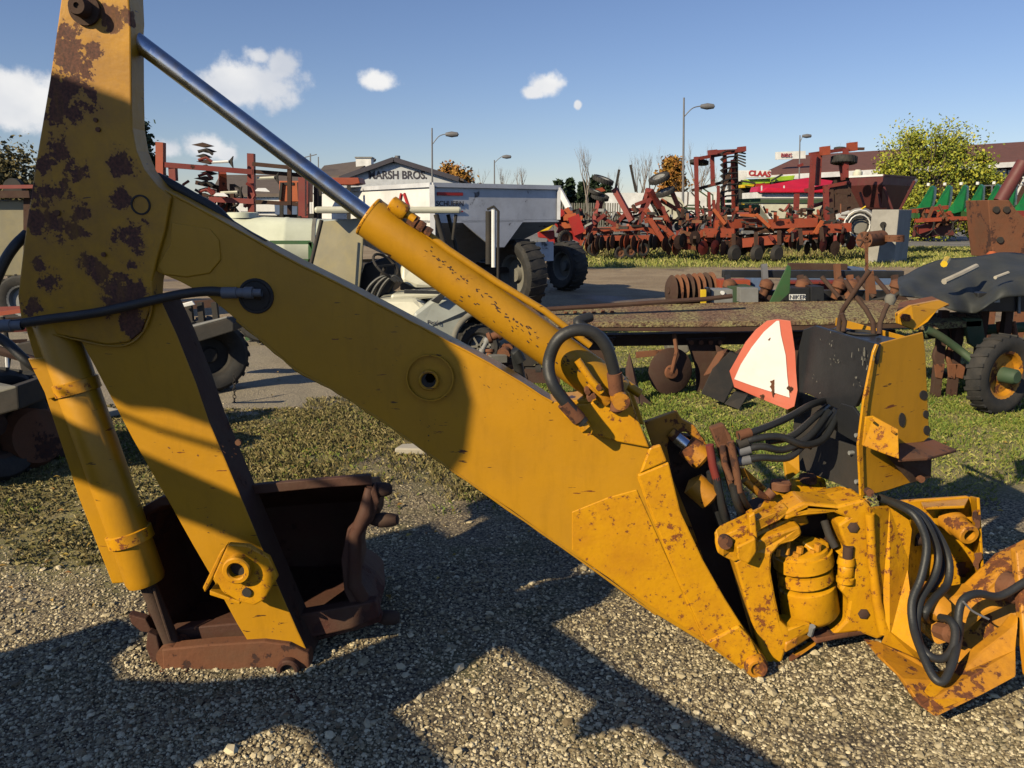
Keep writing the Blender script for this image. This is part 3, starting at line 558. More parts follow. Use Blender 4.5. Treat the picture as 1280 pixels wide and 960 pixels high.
lamp(618, 80, 200, 12, 196, 'small distant street lamp above the white wagon'); lamp(1000, 78, 169, 5, 170, 'small street lamp in front of the brown roof')
# ---------------------------------------------------------------- the backhoe attachment in the foreground
YF = 2.80                                              # distance of its front side plates
BH = T('backhoe_arm', 'yellow backhoe boom, dipper and swing frame lying on gravel with chrome cylinder rod', 'backhoe attachment', (0, YF+.1, 0))
def PP(pts, Y=YF): return [P(x, y, Y) for x, y in pts]
def arc(cx, cy, r, a0, a1, n=8, ry=None):
    ry = ry or r; return [(cx+r*math.cos(R(a0+(a1-a0)*i/n)), cy+ry*math.sin(R(a0+(a1-a0)*i/n))) for i in range(n+1)]
def ring(par, name, mat, x, y, Y, ro, ri, h, back='dark', bev=.003):
    """hollow boss standing out of a plate towards the camera, ro/ri in metres, h = how far it stands out"""
    c = P(x, y, Y); b = B(); b.lathe(c, (0,-1,0), [(-.005, ro), (h-bev, ro), (h, ro-bev), (h, ri+bev), (h-bev, ri), (-.03, ri), (-.03, 0)], 30, False); b.sm = [i < 30*2 and False or False for i in range(len(b.f))]
    b.sm = [True]*len(b.f); o = b.obj(name, mat, par); m = o.modifiers.new('e', 'EDGE_SPLIT'); m.split_angle = R(35)
    B().cyl(P(x, y, Y)+Vector((0,.0,0)), (0,1,0), ri*1.0, .012, 20).obj('bore_disc', back, o); return o  # disc closes the hole; dark material stands in for the shade inside
def weld(par, pts, Y=YF, r=.004, mat='yellow', name='weld_bead'):
    q = smooth_path(PP(pts, Y), 5); q = [v+Vector((random.uniform(-1,1), 0, random.uniform(-1,1)))*.0012 for v in q]
    return B().tube(q, [r*random.uniform(.7,1.25) for _ in q], 6).obj(name, mat, par)
# boom: one box section, side plate outline
boom_out = [(186,232),(206,238),(228,250),(262,268),(300,291),(365,326),(430,358),(500,395),(560,427),(625,462),(690,503),(722,500),(757,492),(777,505),(793,520),(806,545),(828,580),(850,640),(878,700),(905,748),(935,795),(958,825)]+arc(944,831,16,-20,110,6)+[(925,836),(886,808),(820,768),(760,722),(700,682),(640,638),(600,612),(540,570),(480,528),(424,492),(370,462),(330,428),(296,400),(262,372),(225,352),(196,340),(180,300)]
boom = plate(BH, 'boom', 'yellow', boom_out, YF, .14, .006)
# thicker cast end that carries the swing pivot
tip = [(797,594),(836,578),(851,640),(879,700),(906,748),(936,795),(957,825)]+arc(944,831,14,-20,110,6)+[(926,834),(884,805),(868,770),(846,722),(822,662),(806,620)]
B().prism(PP(tip, YF-.014), (0,.02,0)).obj('boom_foot_plate', 'yellow_cast', boom, .006)
B().prism(PP([(884,803),(924,782),(938,797),(950,822),(940,840),(924,834)], YF-.028), (0,.02,0)).obj('pivot_boss_plate', 'yellow_cast', boom, .008)
pin = B().lathe(P(944,831,YF-.03), (0,-1,0), [(-.02,.043),(.02,.043),(.034,.036),(.034,.026),(.022,.024),(.022,0)], 28).obj('pivot_pin', 'yellow_rusty', boom)
B().prism(PP([(800,592),(834,577),(826,556),(812,560)], YF-.012), (0,.02,0)).obj('gusset', 'yellow_cast', boom, .006)
B().prism(PP([(715,640),(760,622),(796,612),(846,724),(866,768),(880,800),(820,762),(750,715),(715,688)], YF-.0035), (0,.01,0)).obj('wear_plate', 'yellow_cast', boom, .003)
weld(boom, [(798,596),(810,630),(830,680),(850,730),(870,775),(884,804)], YF-.004, .006, 'yellow_cast')
# edge flanges that make the box section read
for pts in ([(206,238),(262,268),(365,326),(430,358),(500,395),(560,427),(625,462),(690,503)], [(296,400),(330,428),(370,462),(424,492),(480,528),(540,570),(600,612),(700,682),(820,768)]):
    weld(boom, pts, YF+.001, .0045, 'yellow')
# raised patch and weld lines near the upper pivot
B().prism(PP([(214,278),(262,286),(274,300),(276,325),(262,342),(232,347),(204,343),(196,332),(212,306)], YF-.005), (0,.01,0)).obj('doubler_plate', 'yellow', boom, .004)
ring(boom, 'pivot_boss', 'yellow', 538, 471, YF, .083, .082, .022, 'yellow'); c = ring(boom, 'pivot_hole', 'yellow', 536, 475, YF-.020, .036, .026, .012, 'dark')
ring(boom, 'hose_port', 'dark', 320, 370, YF-.002, .062, .05, .006, 'dark')
bt = B(); 
for i in range(5): bt.cyl(P(538,472,YF-.02)+Vector((0,0,0)), (0,1,0), .018, .02, 6)
bt.obj('pin_head', 'dark', boom)
# dipper: tall kinked arm at the left
dip_up = [(78,-14),(160,-14),(163,25),(164,120),(165,160),(170,188),(180,212),(196,232),(214,246),(206,290),(196,325),(190,352),(188,385),(176,415),(160,428),(135,431),(90,422),(50,414),(26,400),(22,370),(30,300),(45,200),(62,100)]
dipper = plate(BH, 'dipper', 'yellow_dipper', dip_up, YF-.016, .10, .005)
low = [(96,418),(186,384),(200,372),(222,420),(245,478),(262,528),(284,580),(306,632),(330,690),(352,742),(372,788),(388,822),(384,836),(350,842),(322,822),(296,780),(268,728),(240,680),(212,630),(190,592),(165,548),(140,500),(118,458)]
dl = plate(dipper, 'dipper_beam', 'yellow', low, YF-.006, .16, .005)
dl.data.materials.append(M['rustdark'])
for k in range(2, 13): dl.data.polygons[2+k].material_index = 1  # right-hand side faces of the beam take the second, darker material
# far fork plate with the rod eye, and gap between the plates
B().prism(PP([(150,-14),(176,-14),(178,30),(177,45),(177,160),(183,190),(196,220),(160,220),(150,100)], YF+.085), (0,.018,0)).obj('fork_plate', 'yellow_dipper', dipper, .004)
weld(dipper, [(60,416),(110,428),(150,433),(175,420),(188,392),(190,352)], YF-.017, .004, 'yellow_dipper')
B().lathe(P(107,12,YF-.016), (0,-1,0), [(-.01,.05),(.012,.05),(.014,.03),(.052,.03),(.058,.026),(.058,.009),(.05,.008),(.05,0)], 26).obj('top_pin', 'rustdark', dipper)
B().lathe(P(176,256,YF-.016), (0,-1,0), [(-.01,.034),(.003,.034),(.004,.028),(-.004,.027),(-.004,0)], 26).obj('pivot_pin', 'dark', dipper)
for (x, y, r) in ((72,266,.010),(120,150,.007),(123,162,.008),(298,553,.011),(130,318,.008)): B().cyl(P(x, y, YF-.017), (0,1,0), r, .012, 12).obj('bolt', 'rust', dipper)
# linkage bracket with two bores, standing proud of the beam
br = plate(dipper, 'link_bracket', 'yellow_cast', [(285,680),(310,682),(336,697),(347,722),(330,750),(318,757),(300,753),(280,741),(266,722)], YF-.17, .024, .005)
B().prism(PP([(284,680),(266,722),(256,741),(253,735),(275,690)], YF-.16), (0,.03,0)).obj('bracket_lug', 'yellow_cast', br, .004)
B().prism(PP([(262,738),(300,752),(300,756),(262,744)], YF-.16), (0,.15,0)).obj('bracket_flange', 'yellow_cast', br, .003)
ring(br, 'bracket_boss', 'yellow_cast', 299, 709, YF-.17, .05, .028, .035, 'dark', .005)
B().cyl(P(309,740,YF-.171), (0,1,0), .017, .012, 20).obj('bore_disc', 'dark', br)  # dark disc drawn for the shaded inside of the second hole
B().cyl(P(300,716,YF-.07), (0,1,0), .045, .18, 20).obj('bracket_tube', 'yellow_cast', br)
# chrome rod and its barrel on top of the boom
YC = YF+.055
a, b_, c = P(140,28,YC), P(460,270,YC), P(772,494,YC)
B().tube([a, a.lerp(b_, .02), b_+(b_-a).normalized()*.1], .030, 28).obj('piston_rod', 'chrome', BH)
ax = (c-b_).normalized(); Lb = (c-b_).length
barrel = B().lathe(b_, ax, [(.02,.031),(0,.034),(-.002,.036),(-.002,.071),(0,.073),(Lb*.97,.073),(Lb,.066),(Lb,0)], 40).obj('boom_cylinder', 'yellow', BH)
m_ = barrel.modifiers.new('e', 'EDGE_SPLIT'); m_.split_angle = R(40)
B().lathe(b_, ax, [(.0,.0735),(.001,.0742),(.008,.0742),(.009,.0735)], 40).obj('gland_ring', 'yellow_cast', barrel)
pv = P(505,268,YC-.06)
B().lathe(pv-ax*.055+Vector((0,0,.008)), ax, [(-.002,0),(0,.02),(.004,.027),(.055,.029),(.065,.024),(.068,.015),(.10,.015)], 20).obj('port_elbow', 'yellow_cast', barrel)
B().lathe(P(512,272,YC-.05), ax, [(0,.014),(0,.024),(.03,.024),(.03,.016),(.04,.02),(.06,.02),(.06,.012),(.075,.017),(.09,.017),(.09,.01)], 6, False).obj('pipe_nut', 'rust', barrel)
B().tube([P(*p) for p in ((522,283,YC-.035),(560,312,YC-.035),(620,352,YC-.03),(680,388,YC-.02),(738,432,YC-.02))], .0125, 12).obj('steel_pipe', 'yellow', barrel)
B().tube([P(*p) for p in ((640,372,YC+.01),(690,412,YC),(742,452,YC),(800,492,YC))], .017, 12).obj('return_pipe', 'yellow', barrel)
rs = random.Random(3)
def chips(par, n, fa, spread, Y, smin, smax, mat='rustdark', nm='paint_chip', pts=None, th=.0006):
    b = B()
    for i in range(n):
        u = rs.random(); x = fa[0]+(fa[2]-fa[0])*u+rs.gauss(0, spread); y = fa[1]+(fa[3]-fa[1])*u+rs.gauss(0, spread); s = rs.uniform(smin, smax); k = rs.randint(5, 8); a0 = rs.random()*6; an = rs.uniform(.3,.8); el = rs.uniform(1, 2.6)
        pp = []
        for j in range(k):
            q = 2*math.pi*j/k; r = s*rs.uniform(.6, 1.1); X, Z = r*el*math.cos(q), r*math.sin(q)/el; pp.append(P(x+X*math.cos(an)-Z*math.sin(an), y+X*math.sin(an)+Z*math.cos(an), Y-th))
        b.prism(pp, (0,.002,0))
    return b.obj(nm, mat, par, kind='stuff')
chips(boom, 16, (575,458,700,520), 5, YF, .35, 1.2); chips(boom, 7, (535,525,527,545), 5, YF, .5, 1.3)
chips(dl, 14, (205,570,300,560), 5, YF-.006, .5, 1.5, 'rust'); chips(dl, 8, (262,655,282,668), 4, YF-.006, .5, 1.4, 'rust'); chips(dl, 6, (350,780,338,796), 4, YF-.006, .5, 1.2, 'rust')
# scabs of rust that replaced the paint on the tall part of the dipper
def scab(par, x, y, rx, ry, Y, mat='rust', seed=0, name='rust_scab', ragged=.35):
    q = random.Random(seed); n = 46; ph = [q.random()*6.28 for _ in range(7)]; pts = []
    for i in range(n):
        a = 2*math.pi*i/n; r = 1+sum(ragged/(k+1.2)*math.sin((k+2)*a*1.0+ph[k]) for k in range(7))+q.uniform(-.09,.09); pts.append(P(x+rx*r*math.cos(a), y+ry*r*math.sin(a), Y-.0015))
    return B().prism(pts, (0,.003,0)).obj(name, mat, par)
def barrel_chips():
    q = random.Random(8); b = B(); a0 = (c-b_).normalized(); up_ = a0.cross(Vector((0,1,0))).normalized(); up_ = up_ if up_.z > 0 else -up_; front = Vector((0,-1,0))
    for (u0, u1, t0, t1, n, sp) in ((.22,.9,.42,-.05,55,.07),(.5,.9,.1,-.2,26,.16),(.05,.5,.5,.2,9,.25),(.3,.8,-.5,-.7,8,.2)):
        for i in range(n):
            f = q.random(); u = u0+(u1-u0)*f; th = t0+(t1-t0)*f+q.gauss(0, sp); d = front*math.cos(th)+up_*math.sin(th); p = b_+a0*(Lb*u)+d*.0733; tg = a0*math.cos(q.uniform(-.6,.6))+d.cross(a0)*q.uniform(-.5,.5)
            b.beam(p-tg*q.uniform(.002,.011), p+tg*.003, q.uniform(.002,.005), .0015, d)
    b.obj('paint_chip', 'rustdark', barrel, kind='stuff')
barrel_chips()
# cylinder foot bracket on the boom, hose fittings and the big looped hose
bk = plate(BH, 'cylinder_bracket', 'yellow_cast', [(694,498),(712,506),(738,504),(760,494),(774,487),(786,490),(796,520),(812,560),(770,552),(730,540),(706,522)], YF-.02, .03, .005)
B().prism(PP([(752,470),(785,472),(797,505),(806,532),(790,528),(776,500)], YF+.12), (0,.025,0)).obj('rear_bracket', 'yellow_cast', bk, .005)
B().tube([P(*p) for p in ((722,450,YF-.045),(738,474,YF-.05),(752,490,YF-.045))], .014, 10).obj('bracket_rib', 'yellow_cast', bk)
B().tube([P(*p) for p in ((738,480,YF-.03),(748,492,YF-.03),(760,502,YF-.02))], .02, 10).obj('bracket_rib', 'yellow_rusty', bk)
for (x, y) in ((734,488),(741,494),(737,497),(748,483)): B().cyl(P(x, y, YF-.05), (0,1,.2), .011, .03, 6).obj('bolt', 'rust', bk)
B().cyl(P(773,496,YF-.03), (0,1,0), .03, .16, 18).obj('bracket_pin', 'yellow_rusty', bk)
h = hose(BH, [(729,528,YF-.11),(708,504,YF-.12),(690,478,YF-.12),(686,452,YF-.085),(697,425,YF-.09),(718,413,YF-.09),(742,416,YF-.085),(758,434,YF-.08),(766,458,YF-.07),(770,478,YF-.06)], .0215, name='looped_hose', seg=16)
B().tube([P(705,503,YF-.118), P(724,524,YF-.11)], .026, 16).obj('hose_ferrule', 'rust', h); B().tube([P(768,466,YF-.067), P(771,492,YF-.058)], .027, 16).obj('hose_ferrule', 'rust', h)
B().cyl(P(727,529,YF-.105), (.5,-.1,-.6), .021, .05, 6).obj('hose_nut', 'yellow_cast', h); B().cyl(P(771,500,YF-.05), (0,.1,-1), .019, .03, 6).obj('hose_nut', 'rust', h)
B().cyl(P(732,533,YF-.05), (0,1,0), .018, .12, 12).obj('port_block', 'yellow_cast', h)
B().lathe(P(771,506,YF-.03), (0,0,-1), [(-.03,.018),(-.01,.024),(.02,.024),(.03,.012)], 10).obj('port_block', 'rust', h)
hose(BH, [(652,452,YF+.2),(645,440,YF+.2),(648,458,YF+.22),(652,476,YF+.22),(660,484,YF+.2)], .02)
hose(BH, [(738,396,YF+.14),(722,404,YF+.1),(750,420,YF+.1),(764,440,YF+.08)], .019)
# hose crossing the dipper to the port in the boom, and hoses behind the boom
h = hose(BH, [(-30,410,YF-.07),(20,405,YF-.07),(60,399,YF-.065),(120,391,YF-.06),(175,379,YF-.055),(225,368,YF-.05),(262,364,YF-.05),(285,366,YF-.05)], .0165, name='crossing_hose', seg=14)
B().lathe(P(278,366,YF-.05), (1,0,0), [(0,.017),(.0,.020),(.05,.020),(.052,.017),(.075,.017),(.077,.021),(.105,.021),(.107,.014),(.135,.014)], 12).obj('hose_ferrule', 'polegrey', h)
B().tube([P(312,367,YF-.05), P(322,369,YF-.03), P(326,371,YF+.03)], .014, 10).obj('hose_elbow', 'dark', h)
B().lathe(P(-5,408,YF-.075), (1,0,.05), [(0,.016),(0,.022),(.055,.022),(.057,.018),(.09,.018),(.092,.017)], 12).obj('hose_ferrule', 'polegrey', h)
hose(BH, [(34,292,YF+.06),(18,308,YF+.02),(4,330,YF+.0),(-14,372,YF-.02)], .018, seg=12); hose(BH, [(-8,418,YF+.1),(10,430,YF+.1),(34,452,YF+.08),(60,470,YF+.12)], .018, seg=12)
for k, dy in enumerate((0,7,13)): hose(BH, [(196,222+dy,YF+.1+.03*k),(215,232+dy,YF+.1+.03*k),(240,246+dy,YF+.12+.03*k),(268,262+dy,YF+.12+.03*k),(292,284+dy,YF+.12+.03*k),(330,306+dy,YF+.1)], .020, seg=10)
# bucket cylinder left of the dipper, with flat guard plate, collars and rod
b0, b1 = P(66,398,YF+.05), P(183,728,YF+.03); ax = (b1-b0).normalized(); L = (b1-b0).length
bc = B().lathe(b0, ax, [(-.02,.06),(0,.072),(L-.02,.072),(L,.066),(L+.002,.03)], 36).obj('bucket_cylinder', 'yellow', BH)
for u, r in ((.245,.079),(.815,.083)): 
    cc = b0.lerp(b1, u); B().lathe(cc, ax, [(-.025,.070),(-.022,r),(.022,r),(.025,.070)], 36).obj('collar', 'yellow_cast', bc)
B().prism(PP([(28,398),(62,405),(84,492),(118,590),(150,668),(166,728),(140,730),(98,622),(58,500)], YF+.01), (0,.022,0)).obj('guard_plate', 'yellow', bc, .005)
B().prism(PP([(34,448),(66,446),(84,492),(60,500)], YF-.004), (0,.014,0)).obj('guard_lug', 'yellow', bc, .004)
B().tube([b1-ax*.03, P(216,806,YF+.03)], .030, 24).obj('rod', 'rustdark', bc)
B().tube([P(192,735,YF-.0), P(213,800,YF-.0)], .006, 8).obj('return_tube', 'rustdark', bc)
B().lathe(P(218,814,YF+.03)+Vector((0,-.05,0)), (0,1,0), [(0,0),(0,.05),(.1,.05),(.1,0)], 24).obj('rod_eye', 'rust', bc)
# bucket: open shell lying with its mouth towards the camera
def bucket():
    YN = YF+.13
    bkt = B()
    # outline of the mouth (camera side) and of the back, shell between them with thickness
    mouth = [(176,640),(200,626),(330,610),(462,600),(470,622),(462,648),(446,664),(438,690),(437,712),(440,738),(458,752),(472,772),(450,786),(400,800),(340,812),(262,812),(205,806),(186,770),(172,700)]
    Yo = [YN]*len(mouth); front = [P(x, y, YN) for x, y in mouth]
    cx = sum(p.x for p in front)/len(front); cz = sum(p.z for p in front)/len(front)
    back = [Vector((cx+(p.x-cx)*.80, YN+.60, max(.06, cz-.12+(p.z-cz)*.55))) for p in front]; mid = [Vector((cx+(p.x-cx)*.95, YN+.32, max(.03, cz-.04+(p.z-cz)*.86))) for p in front]
    n = len(front); inn = lambda ps, k: [Vector((cx+(p.x-cx)*k, p.y, cz+(p.z-cz)*k)) for p in ps]
    rings = [front, mid, back]; irings = [inn(front, .955), inn(mid, .955), inn(back, .95)]; irings[2] = [p+Vector((0,-.03,0)) for p in irings[2]]
    vs = sum(rings, [])+sum(irings, []); fs = []
    for r in range(2):
        for i in range(n):
            j = (i+1) % n; fs.append((r*n+i, r*n+j, (r+1)*n+j, (r+1)*n+i)); o = 3*n; fs.append((o+r*n+j, o+r*n+i, o+(r+1)*n+i, o+(r+1)*n+j))
    for i in range(n): j = (i+1) % n; fs.append((j, i, 3*n+i, 3*n+j))
    fs.append(tuple(range(2*n, 3*n))); fs.append(tuple(reversed(range(5*n, 6*n))))
    bkt.add(vs, fs); s = bkt.obj('bucket', 'bucket', BH, .006)
    B().prism(PP([(178,634),(200,622),(330,605),(462,594),(466,606),(400,610),(330,617),(200,633),(180,646)], YN-.012), (0,.03,0)).obj('lip', 'bucket', s, .004)
    B().prism(PP([(468,604),(474,628),(466,652),(450,668),(441,690),(441,714),(446,738),(462,750),(478,770),(476,778),(440,790),(430,782),(444,768),(430,740),(426,700),(434,662),(452,644),(460,622)], YN-.02), (0,.035,0)).obj('side_cutter', 'bucket', s, .006)
    B().prism(PP([(192,790),(262,782),(330,776),(400,764),(470,752),(474,772),(440,786),(392,797),(330,806),(262,812),(200,810)], YN-.05), (0,.06,0)).obj('cutting_lip', 'bucket', s, .006)
    for (x, y, w) in ((476,612,13),(482,650,18),(488,772,9)): 
        B().lathe(P(x, y, YN+.02), (1,-.2,.1), [(-.06,.018),(-.02,.03),(.02,.028),(w*.0016+.02,.02),(w*.0016+.024,0)], 12).obj('tooth_shank', 'rustdark', s)
    B().tube([P(462,610,YN), P(458,640,YN-.02), P(444,668,YN-.01), P(443,730,YN-.02), P(470,775,YN)], [.018,.03,.025,.03,.022], 10).obj('wear_edge', 'bucket', s)
    return s
bkt = bucket()
# rusty linkage beam across the bucket's foot
lk = plate(BH, 'bucket_link', 'rust', [(202,812),(262,806),(330,802),(362,806),(386,818),(388,838),(372,850),(330,852),(260,858),(212,862),(204,846)], YF-.03, .06, .006)
B().prism(PP([(232,838),(262,858),(300,858),(240,862),(214,862)], YF-.05), (0,.03,0)).obj('link_toe', 'rust', lk, .004)
ring(lk, 'link_eye', 'bucket', 362, 834, YF-.03, .044, .024, .03, 'dark', .005)
B().prism(PP([], YF)+[P(356,848,2.76),P(388,844,2.76),P(393,880,2.56),P(386,894,2.5),P(372,892,2.5),P(360,870,2.6)], (0,.06,0)).obj('link_ear', 'rustdark', lk, .006)
B().lathe(P(205,845,YF-.03), (0,1,0), [(-.03,0),(-.03,.03),(.05,.034),(.05,0)], 14).obj('link_stub', 'rust', lk)
B().prism(PP([(184,790),(196,796),(202,824),(190,830),(182,810)], YF), (0,.04,0)).obj('link_tab', 'bucket', lk, .005)
B().prism(PP([(160,768),(182,774),(192,792),(176,790),(164,780)], YF+.05), (0,.04,0)).obj('link_tab', 'bucket', lk, .005)
# ---- swing frame
def slab3(par, name, mat, pts, vec, bevel=.006, loc=None): return B().prism([P(*p) for p in pts], vec).obj(name, mat, par, bevel)
SF = slab3(BH, 'swing_frame_backing', 'rustdark', [(940,660,3.12),(985,640,3.12),(1086,640,3.12),(1092,800,3.12),(1040,790,3.12),(990,796,3.12),(962,780,3.12),(945,720,3.12)], (0,.25,0))  # dark block added behind the frame to block light; root of its parts
slab3(SF, 'pivot_arm', 'yellow_cast', [(893,662,2.86),(900,655,2.88),(950,632,2.98),(962,612,3.08),(985,598,3.2),(1018,592,3.26),(1032,598,3.26),(1034,610,3.2),(1014,622,3.1),(985,634,3.02),(945,658,2.9),(905,682,2.84),(896,676,2.84)], (0,.0,-.05), .012)
slab3(SF, 'pivot_arm_web', 'yellow_cast', [(897,672,2.86),(945,652,2.86),(985,634,2.93),(987,640,2.93),(975,650,2.9),(948,664,2.87),(946,690,2.86),(918,703,2.85),(906,697,2.85),(900,690,2.85)], (0,.06,0), .006)
slab3(SF, 'pivot_arm_rib', 'yellow_cast', [(936,645,2.85),(944,640,2.85),(948,684,2.84),(940,690,2.84)], (0,.05,0))
slab3(SF, 'pivot_block', 'yellow_cast', [(921,684,2.80),(945,672,2.81),(946,690,2.81),(936,705,2.80),(922,700,2.80)], (0,.08,0), .006)
B().cyl(P(906,677,2.84), (0,1,0), .026, .03, 20).obj('pivot_pin', 'rust', SF)
for (x, y, Y, r) in ((976,605,3.10,.042),(1010,597,3.2,.036)): B().lathe(P(x, y, Y), (0,0,1), [(-.02,r),(.006,r),(.012,r*.85),(.012,r*.3),(.008,0)], 24).obj('pin_cap', 'rust', SF)
B().tube([P(960,620,3.0), P(966,614,3.0)], .02, 12).obj('bushing', 'rust', SF)
slab3(SF, 'pivot_column', 'yellow_cast', [(918,703,2.86),(922,700,2.86),(944,688,2.86),(948,675,2.86),(980,664,2.88),(1000,657,2.9),(1003,668,2.9),(992,677,2.88),(975,682,2.87),(965,694,2.86),(964,715,2.86),(970,748,2.86),(976,776,2.86),(986,786,2.86),(1004,783,2.86),(1014,778,2.88),(1015,790,2.88),(1000,798,2.87),(984,808,2.86),(978,828,2.86),(966,834,2.86),(954,826,2.86),(946,800,2.86),(938,772,2.86),(928,738,2.86)], (0,.12,0), .010)
slab3(SF, 'tie_bar', 'yellow_cast', [(942,664,2.9),(988,648,2.95),(1008,643,3.0),(1012,655,3.0),(970,668,2.9),(945,678,2.88)], (0,.10,.0), .008)
slab3(SF, 'frame_top', 'yellow_cast', [(974,640,2.93),(990,628,2.98),(1008,614,3.1),(1050,606,3.15),(1062,612,3.1),(1082,620,3.0),(1090,628,2.95),(1078,630,2.93),(1048,632,2.92),(1010,630,2.92),(985,642,2.92)], (0,0,-.03), .012)
slab3(SF, 'frame_side', 'yellow_cast', [(978,642,2.92),(1004,628,2.92),(1048,632,2.92),(1082,624,2.92),(1091,636,2.92),(1094,700,2.92),(1098,748,2.92),(1108,766,2.92),(1110,792,2.92),(1098,800,2.92),(1072,790,2.92),(1040,794,2.92),(1058,776,2.92),(1062,752,2.92),(1050,738,2.92),(1056,728,2.92),(1066,722,2.92),(1068,708,2.92),(1050,696,2.92),(1060,690,2.92),(1052,670,2.92),(1048,656,2.92),(1060,648,2.92),(1040,640,2.92),(1010,640,2.92),(984,647,2.92)], (0,.14,0), .010)
B().tube([P(1087,642,2.90), P(1090,700,2.90), P(1096,752,2.90), P(1105,790,2.90)], [.018,.017,.019,.024], 14).obj('hinge_edge', 'yellow_cast', SF)
for (x, y, s) in ((1066,659,1.4),(1079,767,1.3)): B().lathe(P(x, y, 2.92), (-.15,-1,.1), [(-.03,.022),(.006,.022),(.010,.014),(.010,0)], 6).obj('frame_bolt', 'rustdark', SF)
# stacked castings of the swing post
b0, b1 = P(1000,674,3.0), P(1014,772,3.0); ax = (b1-b0).normalized(); L = (b1-b0).length
B().lathe(b0, ax, [(.03,0),(.03,.088),(.034,.104),(.05,.106),(.052,.116),(.105,.118),(.11,.112),(.112,.088),(.124,.088),(.126,.108),(.172,.110),(.176,.104),(.178,.084),(.192,.084),(.194,.104),(.2,.112),(L-.035,.114),(L-.015,.102),(L,.085),(L,0)], 40).obj('swing_post', 'yellow_cast', SF)
for (x, y, r, h) in ((972,690,.012,.03),(985,684,.009,.06),(1000,687,.014,.025),(1016,690,.012,.02),(1022,684,.014,.03),(996,694,.016,.02)): B().cyl(P(x, y, 2.93), (.05,0,1), r, h, 8).obj('post_bolt', 'yellow_rusty', SF)
slab3(SF, 'post_cap', 'yellow_cast', [(1002,676,2.96),(1016,670,3.0),(1036,678,2.98),(1036,688,2.94),(1022,690,2.92)], (0,0,-.025), .005)
B().lathe(P(1058,696,2.93), (.04,0,-1), [(0,0),(0,.03),(.02,.034),(.03,.034),(.032,.026),(.04,.03),(.075,.03),(.083,.026),(.086,.034),(.105,.034),(.11,0)], 20).obj('grease_cup', 'yellow_cast', SF)
B().cyl(P(1060,690,2.92), (0,0,1), .02, .05, 10).obj('cup_nut', 'rustdark', SF)
B().tube([P(1030,650,3.0), P(1036,668,2.98), P(1044,684,2.96)], .016, 10).obj('grease_line', 'dark', SF)
slab3(SF, 'lower_arm', 'yellow_rusty', [(976,784,2.9),(1000,776,2.95),(1016,774,2.98),(1014,786,2.9),(996,796,2.86),(982,806,2.85)], (0,0,-.04), .006)
slab3(SF, 'lower_arm', 'rust', [(1012,790,2.9),(1030,784,2.98),(1085,772,3.05),(1100,786,2.95),(1060,790,2.9),(1020,800,2.88)], (0,0,-.02), .006)
slab3(SF, 'toe_bar', 'yellow_rusty', [(984,830,2.86),(1000,820,2.88),(1020,806,2.92),(1022,800,2.95),(1010,802,2.95),(986,820,2.9)], (0,.02,-.02), .005)
B().cyl(P(1014,788,2.88), (0,-.4,1), .012, .05, 8).obj('grease_cup', 'grey', SF)
# main body of the mounting frame on the right
MB = slab3(BH, 'mounting_frame', 'yellow_cast', [(1087,636,2.90),(1112,634,2.96),(1136,650,2.96),(1140,662,2.96),(1136,700,2.96),(1131,750,2.96),(1133,790,2.9),(1150,826,2.72),(1172,850,2.58),(1152,866,2.55),(1120,836,2.66),(1104,808,2.78),(1112,790,2.86),(1102,762,2.9),(1094,700,2.9)], (0,.02,0), .006)
slab3(MB, 'inner_flange', 'yellow_cast', [(1136,650,2.96),(1152,652,3.12),(1150,750,3.12),(1131,750,2.96)], (.012,.006,0), .003)
slab3(MB, 'back_plate', 'yellow_cast', [(1100,628,3.14),(1150,625,3.14),(1210,621,3.14),(1219,624,3.14),(1222,640,3.14),(1228,730,3.14),(1205,770,3.14),(1130,800,3.14)], (0,.02,0), .005)
slab3(MB, 'side_flange', 'yellow_cast', [(1212,620,3.15),(1221,622,3.02),(1228,735,3.02),(1218,735,3.15)], (.012,0,0), .003)
slab3(MB, 'top_flange', 'yellow_cast', [(1150,626,3.15),(1154,634,3.05),(1206,632,3.05),(1212,621,3.15)], (0,0,-.012), .003)
B().lathe(P(1186,648,3.13), (.12,-1,-.15), [(0,0),(0,.05),(.05,.05),(.055,.042),(.13,.042),(.135,.038),(.135,.024),(.05,.022),(.05,0)], 24).obj('pipe_boss', 'yellow_rusty', MB)
for s in ((1203,712,9,7),(1221,650,4,12),(1172,632,14,4),(1222,700,5,9),(1185,742,14,12)): scab(MB, s[0], s[1], s[2], s[3], 3.13 if s[0] < 1215 else 3.01, 'rust', int(s[0]))
B().lathe(P(1148,674,3.05), (-1,-.3,0), [(-.03,0),(-.03,.026),(.03,.026),(.03,0)], 16).obj('frame_plug', 'rustdark', MB)
slab3(MB, 'foot_plate', 'yellow_rusty', [(1085,803,2.8),(1104,806,2.75),(1150,826,2.64),(1178,846,2.55),(1200,842,2.55),(1225,815,2.6),(1262,786,2.65),(1274,770,2.66),(1270,812,2.58),(1271,846,2.5),(1230,868,2.45),(1170,897,2.38),(1150,882,2.42),(1128,850,2.52),(1105,828,2.62)], (0,.05,-.01), .008)
slab3(MB, 'dirt_cake', 'yellow_cast', [(1160,845,2.55),(1180,848,2.53),(1205,860,2.48),(1212,873,2.44),(1180,886,2.40),(1158,868,2.46)], (0,.03,0), .012)
slab3(MB, 'foot_lug', 'rust', [(1130,850,2.55),(1146,856,2.52),(1148,866,2.5),(1136,868,2.5)], (0,.03,0), .005)
